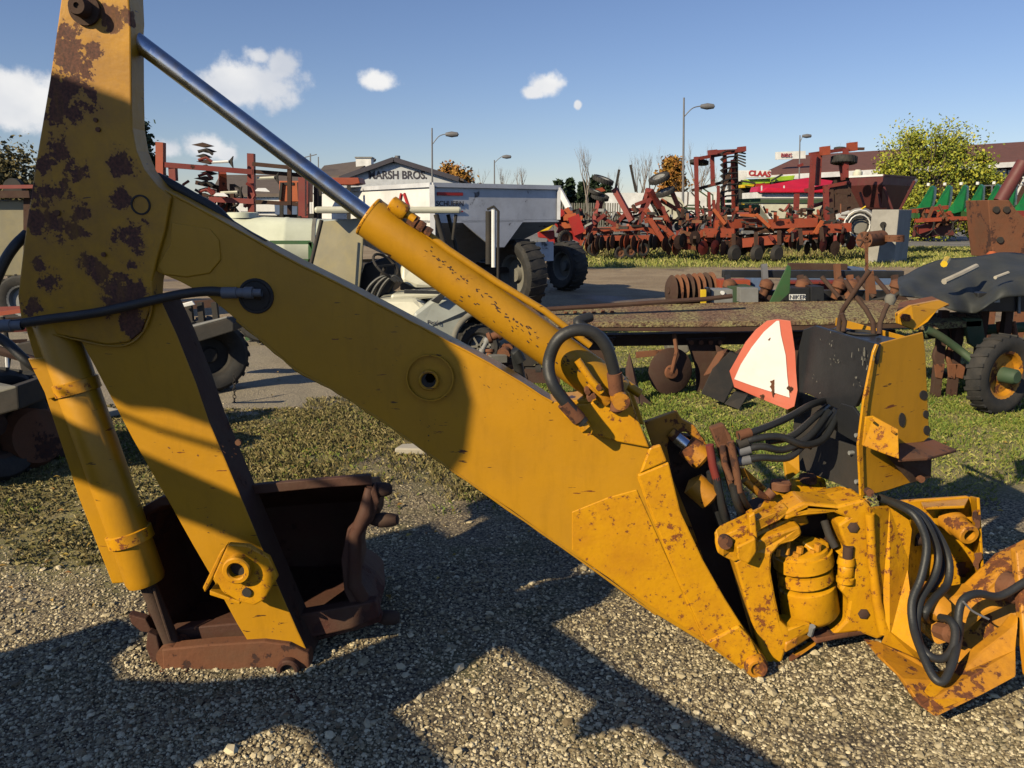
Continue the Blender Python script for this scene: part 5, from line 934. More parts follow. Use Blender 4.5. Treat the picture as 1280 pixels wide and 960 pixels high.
def plow():
    Y = 7.7; t = T('rusty_plow', 'long rusty plow with mossy flat beam, coulter discs and moldboards', 'plow', G(880,470))
    zt = P(900,388,Y).z
    a, b_ = P(672,404,Y-.1), P(1140,402,Y-.35)
    slab3(t, 'deck', 'deck', [(664,403,7.3),(900,402,7.3),(1140,397,7.3),(1170,374,7.8),(900,378,7.8),(668,386,7.8)], (0,0,-.05), .006)
    slab3(t, 'deck_edge', 'rustdark', [(664,403,7.31),(900,402,7.31),(1140,397,7.31),(1140,410,7.31),(900,415,7.31),(664,413,7.31)], (0,.05,0), .006)
    slab3(t, 'main_beam', 'rustdark', [(700,420,7.7),(1120,412,7.7),(1120,428,7.7),(700,434,7.7)], (0,.16,0), .01)
    B().tube([P(660,388,7.5), P(760,382,7.5), P(880,374,7.5), P(915,370,7.5)], .022, 8).obj('hydraulic_pipe', 'rustdark', t)
    B().tube([P(640,385,7.6), P(668,385,7.5)], .04, 10).obj('pipe_end', 'rust', t)
    for x in range(710, 780, 12): B().cyl(P(x, 400+3*random.random(), 7.32)+Vector((0,.3,.03)), (0,0,1), .02, .05, 6).obj('bolt', 'rust', t)
    for i, x in enumerate((745, 882, 1008)):           # shanks: bolted plate, leg and moldboard
        s = slab3(t, 'shank', 'rustdark', [(x-24,424,7.6),(x+26,422,7.6),(x+14,440,7.6),(x+8,470,7.6),(x+6,500,7.6),(x-10,500,7.6),(x-12,460,7.6)], (0,.05,0), .008)
        for k in range(4): B().cyl(P(x-18+12*k, 428, 7.58), (0,1,0), .022, .05, 8).obj('bolt', 'rust', s)
        mb = B(); pts = []
        for u in range(6):
            for v in range(4):
                pts.append(P(x+14+u*9+v*3, 432+u*3+v*22, 7.5+.16*math.sin(u*.55)+.03*v))
        mb.add(pts, [(u*4+v, u*4+v+1, (u+1)*4+v+1, (u+1)*4+v) for u in range(5) for v in range(3)], True)
        if i > 0: o = mb.obj('moldboard', 'rustdark', t); so_ = o.modifiers.new('s', 'SOLIDIFY'); so_.thickness = .015
    for x, y in ((838,464),(935,462),(1052,470)):
        c = P(x, y, 7.45); c.z = max(c.z, .2); d = B().lathe(c, (.25,-1,.05), [(-.008,0),(-.008,.215),(0,.225),(.008,.215),(.02,.05),(.035,.05),(.04,.03),(.04,0)], 36).obj('coulter_disc', 'rustdark', t)
        B().tube([c+Vector((0,-.06,0)), c+Vector((.04,-.05,.2)), c+Vector((.02,0,.36))], .02, 8).obj('coulter_arm', 'rust', t)
        B().lathe(c+Vector((0,-.04,0)), (.25,-1,.05), [(0,.07),(.02,.06),(.03,0)], 16).obj('coulter_hub', 'rust', t)
    slab3(t, 'share', 'rustdark', [(782,462,7.2),(787,440,7.25),(793,462,7.2),(800,490,7.1),(815,505,7.05),(800,508,7.0),(784,500,7.05)], (0,.02,0), .004)
    slab3(t, 'share', 'rust', [(795,440,7.5),(838,436,7.5),(830,444,7.5),(795,448,7.5)], (0,.02,0), .004)
    slab3(t, 'moldboard', 'dark', [(876,492,7.0),(890,462,7.15),(912,440,7.3),(935,448,7.3),(926,472,7.2),(905,504,7.0)], (.02,.06,0), .006)
    slab3(t, 'moldboard', 'dark', [(905,505,7.0),(918,490,7.05),(935,494,7.05),(924,512,6.95)], (.02,.05,0), .006)
    slab3(t, 'moldboard', 'rust', [(880,470,7.2),(898,440,7.3),(910,436,7.3),(890,466,7.2)], (0,.03,0), .005)
    for x, y in ((700,442),(960,430),(980,436),(1010,436)): B().cyl(P(x,y,7.7), (0,1,0), .05, .1, 12).obj('clamp', 'rust', t)
    # parts stacked on the beam
    b = box_between(t, 'valve_box', 'grey', 889, 362, 916, 384, 8.0, .2); box_between(t, 'reflector', 'yellowbright', 876, 362, 883, 384, 7.9, .03)
    B().cyl(P(903,366,7.98), (0,1,0), .02, .03, 10).obj('lamp', 'plainwhite', b); box_between(t, 'valve_side', 'black', 884, 360, 888, 384, 7.95, .12)
    t2 = T('stump', 'grey weathered wooden block standing on grass behind the plow discs', 'wooden block', G(843,440)); 
    B().prism([P(x,y,9.0) for x, y in ((826,404),(858,402),(862,440),(846,448),(838,446))], (0,.3,0)).obj('block', 'concretepost', t2, .02)
plow()
def planter():
    Y = 10.8; t = T('toolbar_planter', 'row planter with dark toolbar, green shield and blue boxes behind the plow', 'planter', G(1010,392))
    bar(t, 'toolbar', 'black', (903,342,Y), (1128,343,Y), .10, .10, .01); bar(t, 'toolbar', 'rustdark', (985,333,Y+.8), (1058,334,Y+.8), .1, .1, .01)
    bar(t, 'lower_bar', 'black', (925,372,Y-.2), (1130,372,Y-.2), .09, .2, .01)
    slab3(t, 'shield', 'green', [(962,378,9.6),(985,331,9.6),(989,334,9.6),(987,366,9.6),(972,380,9.6)], (0,.02,0), .003)
    slab3(t, 'shield_panel', 'rust', [(1084,342,10),(1092,338,10),(1096,368,10),(1082,366,10)], (0,.02,0), .003)
    for i, (x0, x1, m) in enumerate(((912,942,'dullgreen'),(988,1012,'black'),(1014,1030,'black'),(925,948,'grey'))):
        o = box_between(t, 'seed_box', m, x0, 358+2*(i % 2), x1, 378, Y-.5-.05*i, .35)
    box_between(t, 'plate', 'plainwhite', 987, 368, 1007, 375, Y-.72, .02, .001); text('NIKER', 'letter', t, P(997,371.5,Y-.73), .075, (math.pi/2,0,0), depth=.001)
    for x0, x1, y0, y1 in ((1055,1080,335,352),(940,952,346,366),(1090,1122,340,356),(985,1052,345,350)): box_between(t, 'hopper', 'bluegrey', x0, y0, x1, y1, Y+.9, .4)
    for i, x in enumerate((909,955,1000,1046,1062,1118)):
        bar(t, 'row_post', ['black','polegrey','rustdark','rust','rust','rustdark'][i], (x,330 if i in (1,3) else 344,Y-.1), (x+3,378,Y-.2), .07)
        B().cyl(P(x+4,384,Y-.3), (0,1,0), .16, .05, 18).obj('press_wheel', 'rustdark', t); B().lathe(P(x+2,360,Y-.3), (.3,0,1), [(-.15,0),(-.15,.05),(-.02,.06),(0,.09),(.08,.09),(.12,.03),(.12,0)], 10).obj('spring_cup', 'rust', t)
    for i in range(5):
        x = 1005+i*22; B().tube([P(x,346,Y-.2), P(x+14,362,Y-.3), P(x+22,372,Y-.4)], .03, 8).obj('link_arm', 'rustdark', t)
    box_between(t, 'seed_box', 'red', 985, 352, 1055, 362, Y+.3, .3); box_between(t, 'seed_box', 'redorange', 900, 350, 938, 360, Y+.8, .3)
    B().beam(P(1083,300,9.4), P(1084,376,9.4), .028).obj('upright', 'rust', t); B().lathe(P(1082,299,9.4), (0,1,0), [(-.02,.02),(-.02,.038),(.02,.038),(.02,.02)], 14).obj('ring', 'rust', t)
    B().tube([P(1090,376,8.9),P(1118,370,8.9),P(1135,358,8.9)], .02, 8).obj('chain', 'dark', t)
planter()
def discs():
    # gang of dark discs lying left of the planter
    t = T('disc_gang', 'gang of rusty discs lying on the dirt in front of the far red implements', 'disc gang', G(870,385)); 
    B().tube([P(835,363,11.8), P(885,360,12.0)], .05, 10).obj('axle', 'rustdark', t)
    for i in range(8): c = P(838+7*i, 364-i*.6, 11.8+.03*i); B().lathe(c, (1,.2,0), [(-.02,0),(-.01,.2),(.02,.24),(.03,.2),(.03,0)], 22).obj('disc', 'rust' if i % 3 else 'rustdark', t)
discs()
def tarp_pile():
    t = T('tarp_covered_pile', 'black torn tarpaulin draped over a dark box near the green wheel', 'tarpaulin', G(1210,470))
    nx, ny = 26, 12; pts = []
    top = [(1122,348),(1145,336),(1180,326),(1215,320),(1250,318),(1300,320)]; botm = [(1124,368),(1150,375),(1190,387),(1222,392),(1255,372),(1300,366)]
    def lerp(ps, u): k = min(int(u*(len(ps)-1)), len(ps)-2); f = u*(len(ps)-1)-k; return (ps[k][0]*(1-f)+ps[k+1][0]*f, ps[k][1]*(1-f)+ps[k+1][1]*f)
    for j in range(ny):
        v = j/(ny-1)
        for i in range(nx):
            u = i/(nx-1); a = lerp(top, u); c = lerp(botm, u); k = min(1, v*1.0); x = a[0]*(1-k)+c[0]*k; y = a[1]*(1-k)+c[1]*k
            Yd = 8.2-1.5*math.sin(v*1.35)+.07*math.sin(u*17+v*5)+.05*math.sin(u*31-v*9); pts.append(P(x, y+2*math.sin(u*13+v*8), Yd))
    o = B().add(pts, [(j*nx+i, j*nx+i+1, (j+1)*nx+i+1, (j+1)*nx+i) for j in range(ny-1) for i in range(nx-1)], True).obj('tarpaulin', 'tarp', t, subdiv=1); m = o.modifiers.new('s', 'SOLIDIFY'); m.thickness = .01
    B().tube([P(1180,352,6.75), P(1200,343,6.85), P(1220,333,7.1)], .025, 8).obj('stick', 'stonegrey', t); B().tube([P(1244,347,6.8), P(1260,341,6.9)], .015, 8).obj('tear', 'stonegrey', t)
    B().tube([P(1180,330,7.2), P(1184,324,7.4)], .03, 8).obj('rag', 'yellowbright', t)
    b = box_between(t, 'box', 'black', 1222, 366, 1300, 390, 7.0, 1.0, .01); box_between(t, 'sticker', 'plainwhite', 1235, 372, 1250, 378, 6.98, .01, 0); box_between(t, 'edge_strip', 'grey', 1273, 366, 1276, 392, 6.97, .02, 0)
    for x, y in ((1180,396),(1200,400),(1230,394),(1260,396)): B().beam(P(x,y-8,7.4), Vector((P(x,y,7.4).x, 7.4, 0)), .07).obj('stand_leg', 'rustdark', t)
    slab3(t, 'shelf', 'deck', [(1150,392,7.6),(1225,388,7.6),(1228,400,7.2),(1150,405,7.2)], (0,0,-.06))
tarp_pile()
def green_cultivator():
    t = T('green_wheeled_implement', 'dull green implement with worn tyre on a yellow rim at the right edge', 'implement', G(1250,515))
    c = Vector((P(1250,465,6.75).x, 6.75, .34))
    w = wheel(t, c, (-.40,.92,0), .345, .17, 'yellow_rusty', .60)
    B().lathe(c, (.40,-.92,0), [(0,0),(0,.07),(.14,.065),(.16,.05),(.16,0)], 20).obj('hub', 'dullgreen', w)
    B().tube(smooth_path([P(1158,412,7.1), P(1175,420,7.1), P(1200,438,7.1), P(1218,452,7.0)], 4), .035, 12).obj('axle_arm', 'dullgreen', t)
    slab3(t, 'mount_plate', 'dullgreen', [(1206,398,7.2),(1228,398,7.2),(1232,424,7.2),(1222,436,7.2),(1212,430,7.2)], (0,.05,0))
    B().tube([P(1150,418,7.6), P(1290,408,7.6)], .05, 10).obj('cross_bar', 'dullgreen', t)
    B().tube([P(1180,402,7.4), P(1210,405,7.4)], .02, 8).obj('rod', 'chrome', t)
    for i, x in enumerate((1172,1188,1198,1248,1266)):
        s = B().tube(smooth_path([P(x,402,7.5), P(x+3,425,7.45), P(x-4,445,7.4), P(x+4,462,7.4)], 3), .025, 8).obj('shank', ['rustdark','rust','dark','orange','rust'][i], t); slab3(s, 'point', 'rust', [(x-4,455,7.35),(x+10,455,7.35),(x+6,474,7.35),(x-2,472,7.35)], (0,.02,0))
    for x in (1170, 1190, 1206): B().beam(P(x,462,7.6), P(x+12,470,7.5), .05).obj('tooth', 'rustdark', t)
green_cultivator()
def chute():
    t = T('rusty_chute', 'tall rusty steel chute panel standing at the right edge above the tarp', 'chute', gbase(1262, 10))
    slab3(t, 'panel', 'rust', [(1235,250,10),(1262,250,10),(1270,262,10),(1300,290,10),(1300,325,10),(1242,322,10),(1238,290,10)], (0,.5,0), .01)
    B().beam(P(1246,320,10.3), Vector((P(1246,320,10.3).x,10.3,0)), .1).obj('leg', 'rust', t); B().beam(P(1285,322,10.3), Vector((P(1285,320,10.3).x,10.3,0)), .1).obj('leg', 'rust', t)
    B().lathe(P(1240,317,9.9), (0,0,1), [(-.05,0),(-.05,.06),(.0,.06),(.03,.03),(.03,0)], 10).obj('marker_lamp', 'orange', t)
    for x, y in ((1245,262),(1258,262),(1250,300)): B().cyl(P(x,y,9.99), (0,1,0), .04, .03, 10).obj('bolt', 'dark', t)
chute()
# ---- left: machinery seen round the dipper
def left_machine():
    t = T('old_mower', 'dark old mower with big black wheel and rusty deck at the left edge', 'mower', G(20,640))
    Y = 5.0
    wheel(t, Vector((P(-6,560,Y).x, Y, .36)), (1,-.25,0), .37, .26, 'rustdark'); wheel(t, Vector((P(60,560,5.6).x, 5.6, .30)), (1,-.2,0), .3, .2, 'rust')
    B().lathe(P(42,545,5.2), (1,-.5,.1), [(-.05,0),(-.05,.20),(0,.22),(.06,.18),(.08,0)], 22).obj('drum', 'rust', t)
    B().lathe(P(70,540,5.5), (1,-.3,.1), [(-.05,0),(-.05,.2),(0,.22),(.06,.18),(.08,0)], 22).obj('drum', 'rustdark', t)
    slab3(t, 'deck', 'dark', [(-40,500,4.6),(22,482,4.6),(24,512,4.6),(-40,530,4.6)], (0,.6,0), .01); slab3(t, 'deck_panel', 'concretepost', [(-40,482,4.9),(0,478,4.9),(20,482,4.6),(-40,500,4.6)], (0,0,-.02))
    slab3(t, 'body_panel', 'dark', [(20,430,5.6),(70,420,5.6),(74,470,5.6),(30,490,5.6)], (0,.3,0), .01)
    B().tube([P(-30,430,5), P(40,450,5), P(60,480,5.2)], .03, 10).obj('frame_tube', 'rustdark', t); B().tube([P(3,396,5.4), P(12,440,5.4), P(8,470,5.4)], .015, 8).obj('lever', 'dark', t)
    for k in range(4): B().beam(P(-10,400+k*14,5.6), P(34,398+k*14,5.7), .025).obj('slat', 'red' if k % 2 else 'rustdark', t)
    B().beam(P(0,392,6), P(60,384,6), .03).obj('slat', 'redorange', t)
    B().tube([P(8,435,5.3),P(10,468,5.3)], .012, 8).obj('handle', 'plainwhite', t)
left_machine()
def left_wagon():
    t = T('grey_box_wagon', 'pale grey box wagon with red rail behind the raised dipper at the left edge', 'wagon', gbase(10, 12))
    box_between(t, 'side', 'screen', -120, 250, 42, 345, 12, 2.0, .02); bar(t, 'rail', 'rustdark', (-120,243,11.9), (42,243,11.9), .22, .1); bar(t, 'red_rail', 'red', (-120,235,11.8), (60,233,11.8), .05)
    B().cyl(P(18,235,12.2), (0,1,0), .14, .1, 20).obj('cap', 'dark', t)
    for x in (-100, 36): bar(t, 'post', 'rustdark', (x,245,11.95), (x,350,11.95), .1)
    for x in (-80, 30): wheel(t, Vector((P(x,400,12).x, 12.1, .4)), (0,1,0), .4, .25)
    bar(t, 'stripe', 'red', (-40,388,11), (60,384,11), .06)
left_wagon()
def coulter_cart():
    t = T('wheel_carriage', 'black implement wheel carriage with hanging chain seen between dipper and boom', 'implement', G(270,490)); Y = 7.6
    wheel(t, Vector((P(262,450,Y).x, Y, .36)), (.5,-.9,0), .36, .24, 'dark')
    slab3(t, 'bracket', 'dark', [(230,412,7.3),(284,398,7.3),(292,404,7.3),(292,414,7.3),(240,430,7.3)], (0,.25,0), .01); slab3(t, 'bracket_top', 'grey', [(232,412,7.3),(284,398,7.3),(292,398,7.5),(240,408,7.5)], (0,0,.02))
    for x in (222, 236, 250, 268): B().beam(P(x,378,7.5), P(x+4,412,7.5), .05).obj('tine', 'dark', t)
    for k in range(9):
        c = P(293,470+4.3*k,7.2); b = B(); a = k % 2
        b.tube([c+Vector(((0 if a else math.cos(q))*.014, (math.cos(q) if a else 0)*.014, math.sin(q)*.02)) for q in [2*math.pi*i/8 for i in range(9)]], .004, 5); b.obj('chain_link', 'dark', t)
    B().beam(P(210,384,8.2), P(275,378,8.2), .08).obj('frame_bar', 'rustdark', t); slab3(t, 'plate', 'plainwhite', [(222,381,7.4),(240,376,7.4),(244,381,7.4),(226,385,7.4)], (0,.02,0))
    B().beam(P(170,400,7.8), P(230,400,7.8), .12).obj('frame_bar', 'dark', t)
coulter_cart()
def stones():
    for i, (x, y, s, l) in enumerate(((120,520,.11,'pinkish pale block lying between the cylinder and the dipper'),(522,566,.10,'flat pale slab just under the boom edge'))):
        p = G(x, y); o = B().prism([p+Vector(q)*s for q in ((-1.6,-.5,0),(1.2,-.7,0),(1.8,.3,0),(.6,.9,0),(-1.2,.7,0))], (0,0,s*.5)).obj('stone_slab', 'stonegrey', None, .012, loc=p); tag(o, l, 'stone')
stones()
# ---------------------------------------------------------------- the far row of implements
def lines(t, Y, w, name, mat, segs, jit=.25, h=None):
    rr = random.Random(len(segs)*7+int(Y*10)); out = []
    if Y > 20 and w < .3: w *= .68
    for s in segs:
        j = rr.uniform(-jit, jit); out.append(B().beam(P(s[0], s[1], Y+j), P(s[2], s[3], Y+j+(s[4] if len(s) > 4 else 0)), w, h or w).obj(name, mat, t))
    return out
def far_wheel(t, x, y, Y, rpx, axis, mat='tyre', rim='grey', w=.45): 
    r = rpx/F*Y; return wheel(t, P(x, y, Y), axis, r, r*w, rim)
def shank(t, x, y, Y, hpx, mat='dark', lean=1):
    k = hpx/F*Y; p = P(x, y, Y); return B().tube([p, p+Vector((.25*k*lean, 0, -.15*k)), p+Vector((.35*k*lean, 0, -.5*k)), p+Vector((.1*k*lean, 0, -.85*k)), p+Vector((-.15*k*lean, 0, -k))], .022, 5).obj('shank', mat, t)
def folded_disc():
    Y = 30; t = T('folded_disc_harrow', 'red folded disc harrow with black tyres tilted high on its wings', 'disc harrow', gbase(770, Y))
    lines(t, Y, .28, 'wing_beam', 'red', [(735,312,752,244,.5),(768,236,790,276,-.4),(812,238,838,282,.6),(812,236,802,268,.3)])
    lines(t, Y+.5, .22, 'wing_arm', 'redorange', [(722,310,740,276),(740,240,756,236),(826,250,846,262),(840,240,856,278)])
    lines(t, Y-.6, .26, 'frame_beam', 'redorange', [(742,298,812,297),(742,288,806,284),(800,284,852,302),(738,300,745,284),(812,274,828,300),(806,276,834,272),(846,300,806,262)])
    lines(t, Y-.1, .18, 'frame_tube', 'red', [(730,290,756,268),(745,268,790,292),(780,262,806,262),(756,296,786,262),(792,296,812,250),(822,298,806,262),(842,298,828,258),(700,270,726,262),(708,284,734,280),(794,256,820,246)])
    lines(t, Y+.2, .12, 'brace', 'dark', [(756,280,800,268),(772,276,806,282),(765,268,790,272),(744,296,800,292),(840,280,858,262),(846,262,858,292),(768,244,774,212),(840,300,812,250),(795,240,788,206)])
    lines(t, Y-.9, .2, 'frame_tube', 'orange', [(700,284,712,268),(705,274,728,272),(702,288,732,290),(712,262,722,290)])
    for i, (x, y, r, a) in enumerate([(754,225,13,(.3,-.2,.9)),(750,246,11,(.2,-.3,.9)),(824,223,13,(-.4,-.3,.9)),(832,240,12,(-.4,-.2,.9)),(744,240,9,(.3,-.2,.9))]): far_wheel(t, x, y, Y, r, a)
    rr = random.Random(5)
    for i in range(30):
        x = 734+i*4.4; y = 303+rr.uniform(-3,7); c = P(x, y, Y-.9+rr.uniform(-.5,.5)); B().lathe(c, (rr.uniform(.6,1),-.5,0), [(-.02,0),(0,.24),(.03,.27),(.05,0)], 12).obj('disc', rr.choice(['rustdark','rust','rust','dark','redorange']), t)
    for i in range(22): shank(t, 736+i*5.6, 296+rr.uniform(-14,4), Y-.4+rr.uniform(-.6,.6), rr.uniform(14,24), rr.choice(['dark','dark','rustdark','red','polegrey']), rr.choice([-1,1]))
    for x, y in ((742,312),(775,316),(788,314),(804,312)): far_wheel(t, x, y, Y-1.1, 8, (.3,-1,0), rim='rust')
    clutter(t, 700, 858, 262, 306, Y, 90, 11)
def clutter(t, x0, x1, y0, y1, Y, n, seed, mats=('red','redorange','rust','rustdark','dark','dark','dark','rustdark','grey')):
    q = random.Random(seed)
    for i in range(n):
        x = q.uniform(x0, x1); y = q.uniform(y0, y1); a = q.choice([0,0,1.57,q.uniform(0,3.14),q.uniform(.7,2.4)]); L = q.uniform(4, 16); dy = q.uniform(-.9,.9)
        B().beam(P(x,y,Y+dy), P(x+L*math.cos(a), y-L*math.sin(a)*.8, Y+dy+q.uniform(-.3,.3)), q.choice([.04,.05,.07,.1])).obj(q.choice(['strut','rod','brace']), q.choice(mats), t)
folded_disc()
def red_loader():
    Y = 24; t = T('red_implement_head', 'bright red implement head with yellow curved shield just right of the white wagon', 'implement', gbase(700, Y))
    far_wheel(t, 706, 299, Y, 11, (.6,-.8,0), rim='rust'); 
    slab3(t, 'red_box', 'brightred', [(672,290,Y),(693,288,Y),(694,304,Y),(688,306,Y),(684,298,Y),(673,297,Y)], (0,.5,0), .02)
    b = [P(678+13*math.cos(a)*.9, 276-12*math.sin(a)*-1.0, Y) for a in []]
    B().prism(PP([(674,290),(686,288),(693,280),(692,274),(687,271),(688,278),(684,284),(675,286)], Y-.3), (0,.4,0)).obj('shield', 'yellowbright', t, .02)
    lines(t, Y+.3, .34, 'body_beam', 'brightred', [(690,266,704,282),(698,284,726,296),(716,270,724,292),(690,272,700,266),(688,310,694,296)])
    lines(t, Y+.1, .26, 'body_block', 'orange', [(704,272,720,270),(702,282,722,280),(706,266,712,262)]); lines(t, Y+.5, .12, 'brace', 'dark', [(698,276,724,264),(700,290,728,284),(722,262,728,300)])
    B().tube([P(699,238,Y+6), P(712,262,Y+5)], .12, 8).obj('spout', 'plainwhite', t)
    for x, y in ((693,268),(700,266),(721,276)): B().cyl(P(x,y,Y), (0,1,0), .12, .2, 12).obj('knob', 'brightred', t)
red_loader()
def tall_cultivator(x0, Y, sx, label, wt=1.0, flip=False):
    t = T('folded_field_cultivator', label, 'cultivator', gbase(x0+30, Y), 'red folded field cultivators in the far row'); X = lambda x: x0+x*sx
    lines(t, Y, .2, 'mast', 'red', [(X(2),196,X(4),300),(X(22),188,X(23),232),(X(48),200,X(50),298,.8),(X(38),196,X(38),230,.5)])
    lines(t, Y-.2, .18, 'wing_beam', 'red', [(X(0),199,X(62),188,.5),(X(22),190,X(62),188)]); lines(t, Y+.2, .16, 'wing_beam', 'rustdark', [(X(-3),238,X(50),224,.3),(X(52),190,X(54),300),(X(38),192,X(40),226),(X(26),262,X(52),196),(X(34),300,X(36),232)])
    lines(t, Y-.3, .26, 'cap', 'red', [(X(17),191,X(28),190),(X(54),187,X(64),186)]); lines(t, Y-.5, .14, 'tube', 'red', [(X(24),250,X(26),300),(X(30),232,X(29),290),(X(36),246,X(38),300),(X(18),240,X(20),300),(X(10),300,X(22),262)])
    for i in range(9):
        y = 188+i*7; q = B().tube([P(X(54),y,Y), P(X(40)+3*(i%2),y+1,Y-.3), P(X(34),y+4,Y-.5)], .035, 6).obj('shank', 'dark', t); B().prism([P(X(36),y+1,Y-.5),P(X(32),y+4,Y-.5),P(X(36),y+8,Y-.5)], (0,.05,0)).obj('sweep', 'dark', q)
    for i in range(6): B().tube([P(X(52),187+i*3,Y), P(X(64),188+i*4,Y-.3)], .03, 5).obj('shank', 'dark', t)
    far_wheel(t, X(6), 203, Y+.5, 11, (.1,.1,1)); 
    for i in range(10): shank(t, X(i*6), 278+(i*7)%13, Y-.3*(i%3), 22, 'dark' if i%2 else 'rustdark', 1 if i%2 else -1)
tall_cultivator(868, 31, 1.0, 'tall red folded cultivator with spiky shanks left of the red tarp wagon')
def second_tall():
    Y = 30; t = T('folded_field_cultivator', 'red folded cultivator frame carrying flat tyres in front of the red tarp wagon', 'cultivator', gbase(1040, Y), 'red folded field cultivators in the far row')
    lines(t, Y, .24, 'mast', 'red', [(1017,192,1011,288),(1024,192,1022,232),(1057,186,1057,222),(1032,232,1034,296),(996,242,994,290),(1000,205,1001,208)])
    lines(t, Y+.3, .18, 'beam', 'red', [(1012,193,1068,185,.5),(1006,238,1062,228),(1010,260,1040,250),(1020,288,1036,240),(1050,200,1054,225)]); lines(t, Y-.2, .3, 'cap', 'redorange', [(1026,189,1036,188),(1060,184,1070,183)])
    lines(t, Y+.1, .14, 'brace', 'rustdark', [(1044,225,1046,290),(1062,228,1060,296),(1038,290,1062,284),(1040,262,1064,256),(1046,240,1062,242),(1066,186,1080,186),(1015,284,1030,262)])
    far_wheel(t, 1055, 200, Y, 15, (.05,.1,1), w=.6); far_wheel(t, 1050, 186, Y+.8, 7, (.05,.1,1)); far_wheel(t, 1010, 262, Y-.4, 8, (.1,.1,1), w=.3)
    for i in range(12): shank(t, 1008+i*6, 270+(i*5)%14, Y-.4*(i%3), 20, 'dark' if i%2 else 'rustdark', 1 if i%2 else -1)
second_tall()
def low_disc():
    Y = 28; t = T('low_tillage_tool', 'low rusty orange tillage tool with dark discs at the edge of the grass', 'tillage tool', gbase(950, Y))
    lines(t, Y, .30, 'frame_beam', 'redorange', [(874,292,894,300),(880,291,916,291),(896,281,950,278,.4),(906,306,974,299,-.3),(962,280,1020,278),(972,298,1030,292),(1000,288,1062,284)])
    lines(t, Y+.4, .22, 'frame_beam', 'rust', [(850,300,882,304),(845,306,880,312),(915,296,1000,294),(930,288,990,286),(1010,298,1046,300),(850,290,876,296)])
    lines(t, Y-.2, .16, 'brace', 'orange', [(945,268,962,284),(925,268,948,270),(965,282,972,270),(892,262,906,280),(985,290,1000,276),(1028,276,1018,292)])
    lines(t, Y-.5, .16, 'upright', 'rustdark', [(917,292,917,312),(945,290,945,308),(974,288,974,306),(1000,286,1002,306),(1026,284,1028,302)])
    rr = random.Random(9)
    for i in range(44):
        x = 848+i*5.0; c = P(x, 303+rr.uniform(-8,8), Y+rr.uniform(-.5,.6)); B().lathe(c, (rr.uniform(.3,1),-.7,0), [(-.02,0),(0,.2),(.03,.25),(.05,0)], 12).obj('disc', rr.choice(['rustdark','rust','dark','red']), t)
    for x in (918, 946, 971): B().lathe(P(x,317,Y-.8), (.5,-1,0), [(-.1,0),(-.1,.2),(0,.3),(.1,.2),(.1,0)], 14).obj('gauge_wheel', 'dark', t)
    for i in range(46): 
        x = 850+i*4.7; y = 262+rr.uniform(0,30); s = rr.choice([(2,6),(4,2.5),(2.5,4),(6,2)]); B().box(P(x,y,Y+.5+rr.random()), (s[0]*Y/F, .2, s[1]*Y/F), 0, Matrix.Rotation(rr.uniform(-.7,.7), 3, 'Y')).obj('linkage', rr.choice(['red','redorange','rust','dark','rustdark','dark','dark']), t)
    clutter(t, 850, 1062, 262, 304, Y+.3, 120, 12)
low_disc()
def black_tangle():
    Y = 32; t = T('rotary_hoe', 'black and grey tangle of a rotary hoe between the two tall red machines', 'rotary hoe', gbase(870, Y)); rr = random.Random(4)
    for i in range(24):
        a = rr.uniform(0,6.28); c = P(846+rr.uniform(0,48), 256+rr.uniform(0,34), Y+rr.uniform(-.5,.5)); B().tube([c, c+Vector((math.cos(a)*.4,0,math.sin(a)*.4)), c+Vector((math.cos(a+.5)*.8,.1,math.sin(a+.5)*.8))], .03, 5).obj('tine', rr.choice(['dark','rustdark','dullgreen','red']), t)
    lines(t, Y, .14, 'beam', 'dullgreen', [(845,276,888,275),(848,260,890,262)]); lines(t, Y+.6, .2, 'beam', 'green', [(896,252,950,250),(898,258,948,258)])
    lines(t, Y+1.4, .5, 'panel', 'rust', [(896,264,948,262)], h=.35); far_wheel(t, 862, 290, Y, 9, (.2,-1,0), rim='rust')
    B().lathe(P(838,262,Y+2), (0,1,0), [(0,0),(0,.6),(.8,.6),(.8,0)], 20).obj('tank', 'cream', t)
black_tangle()
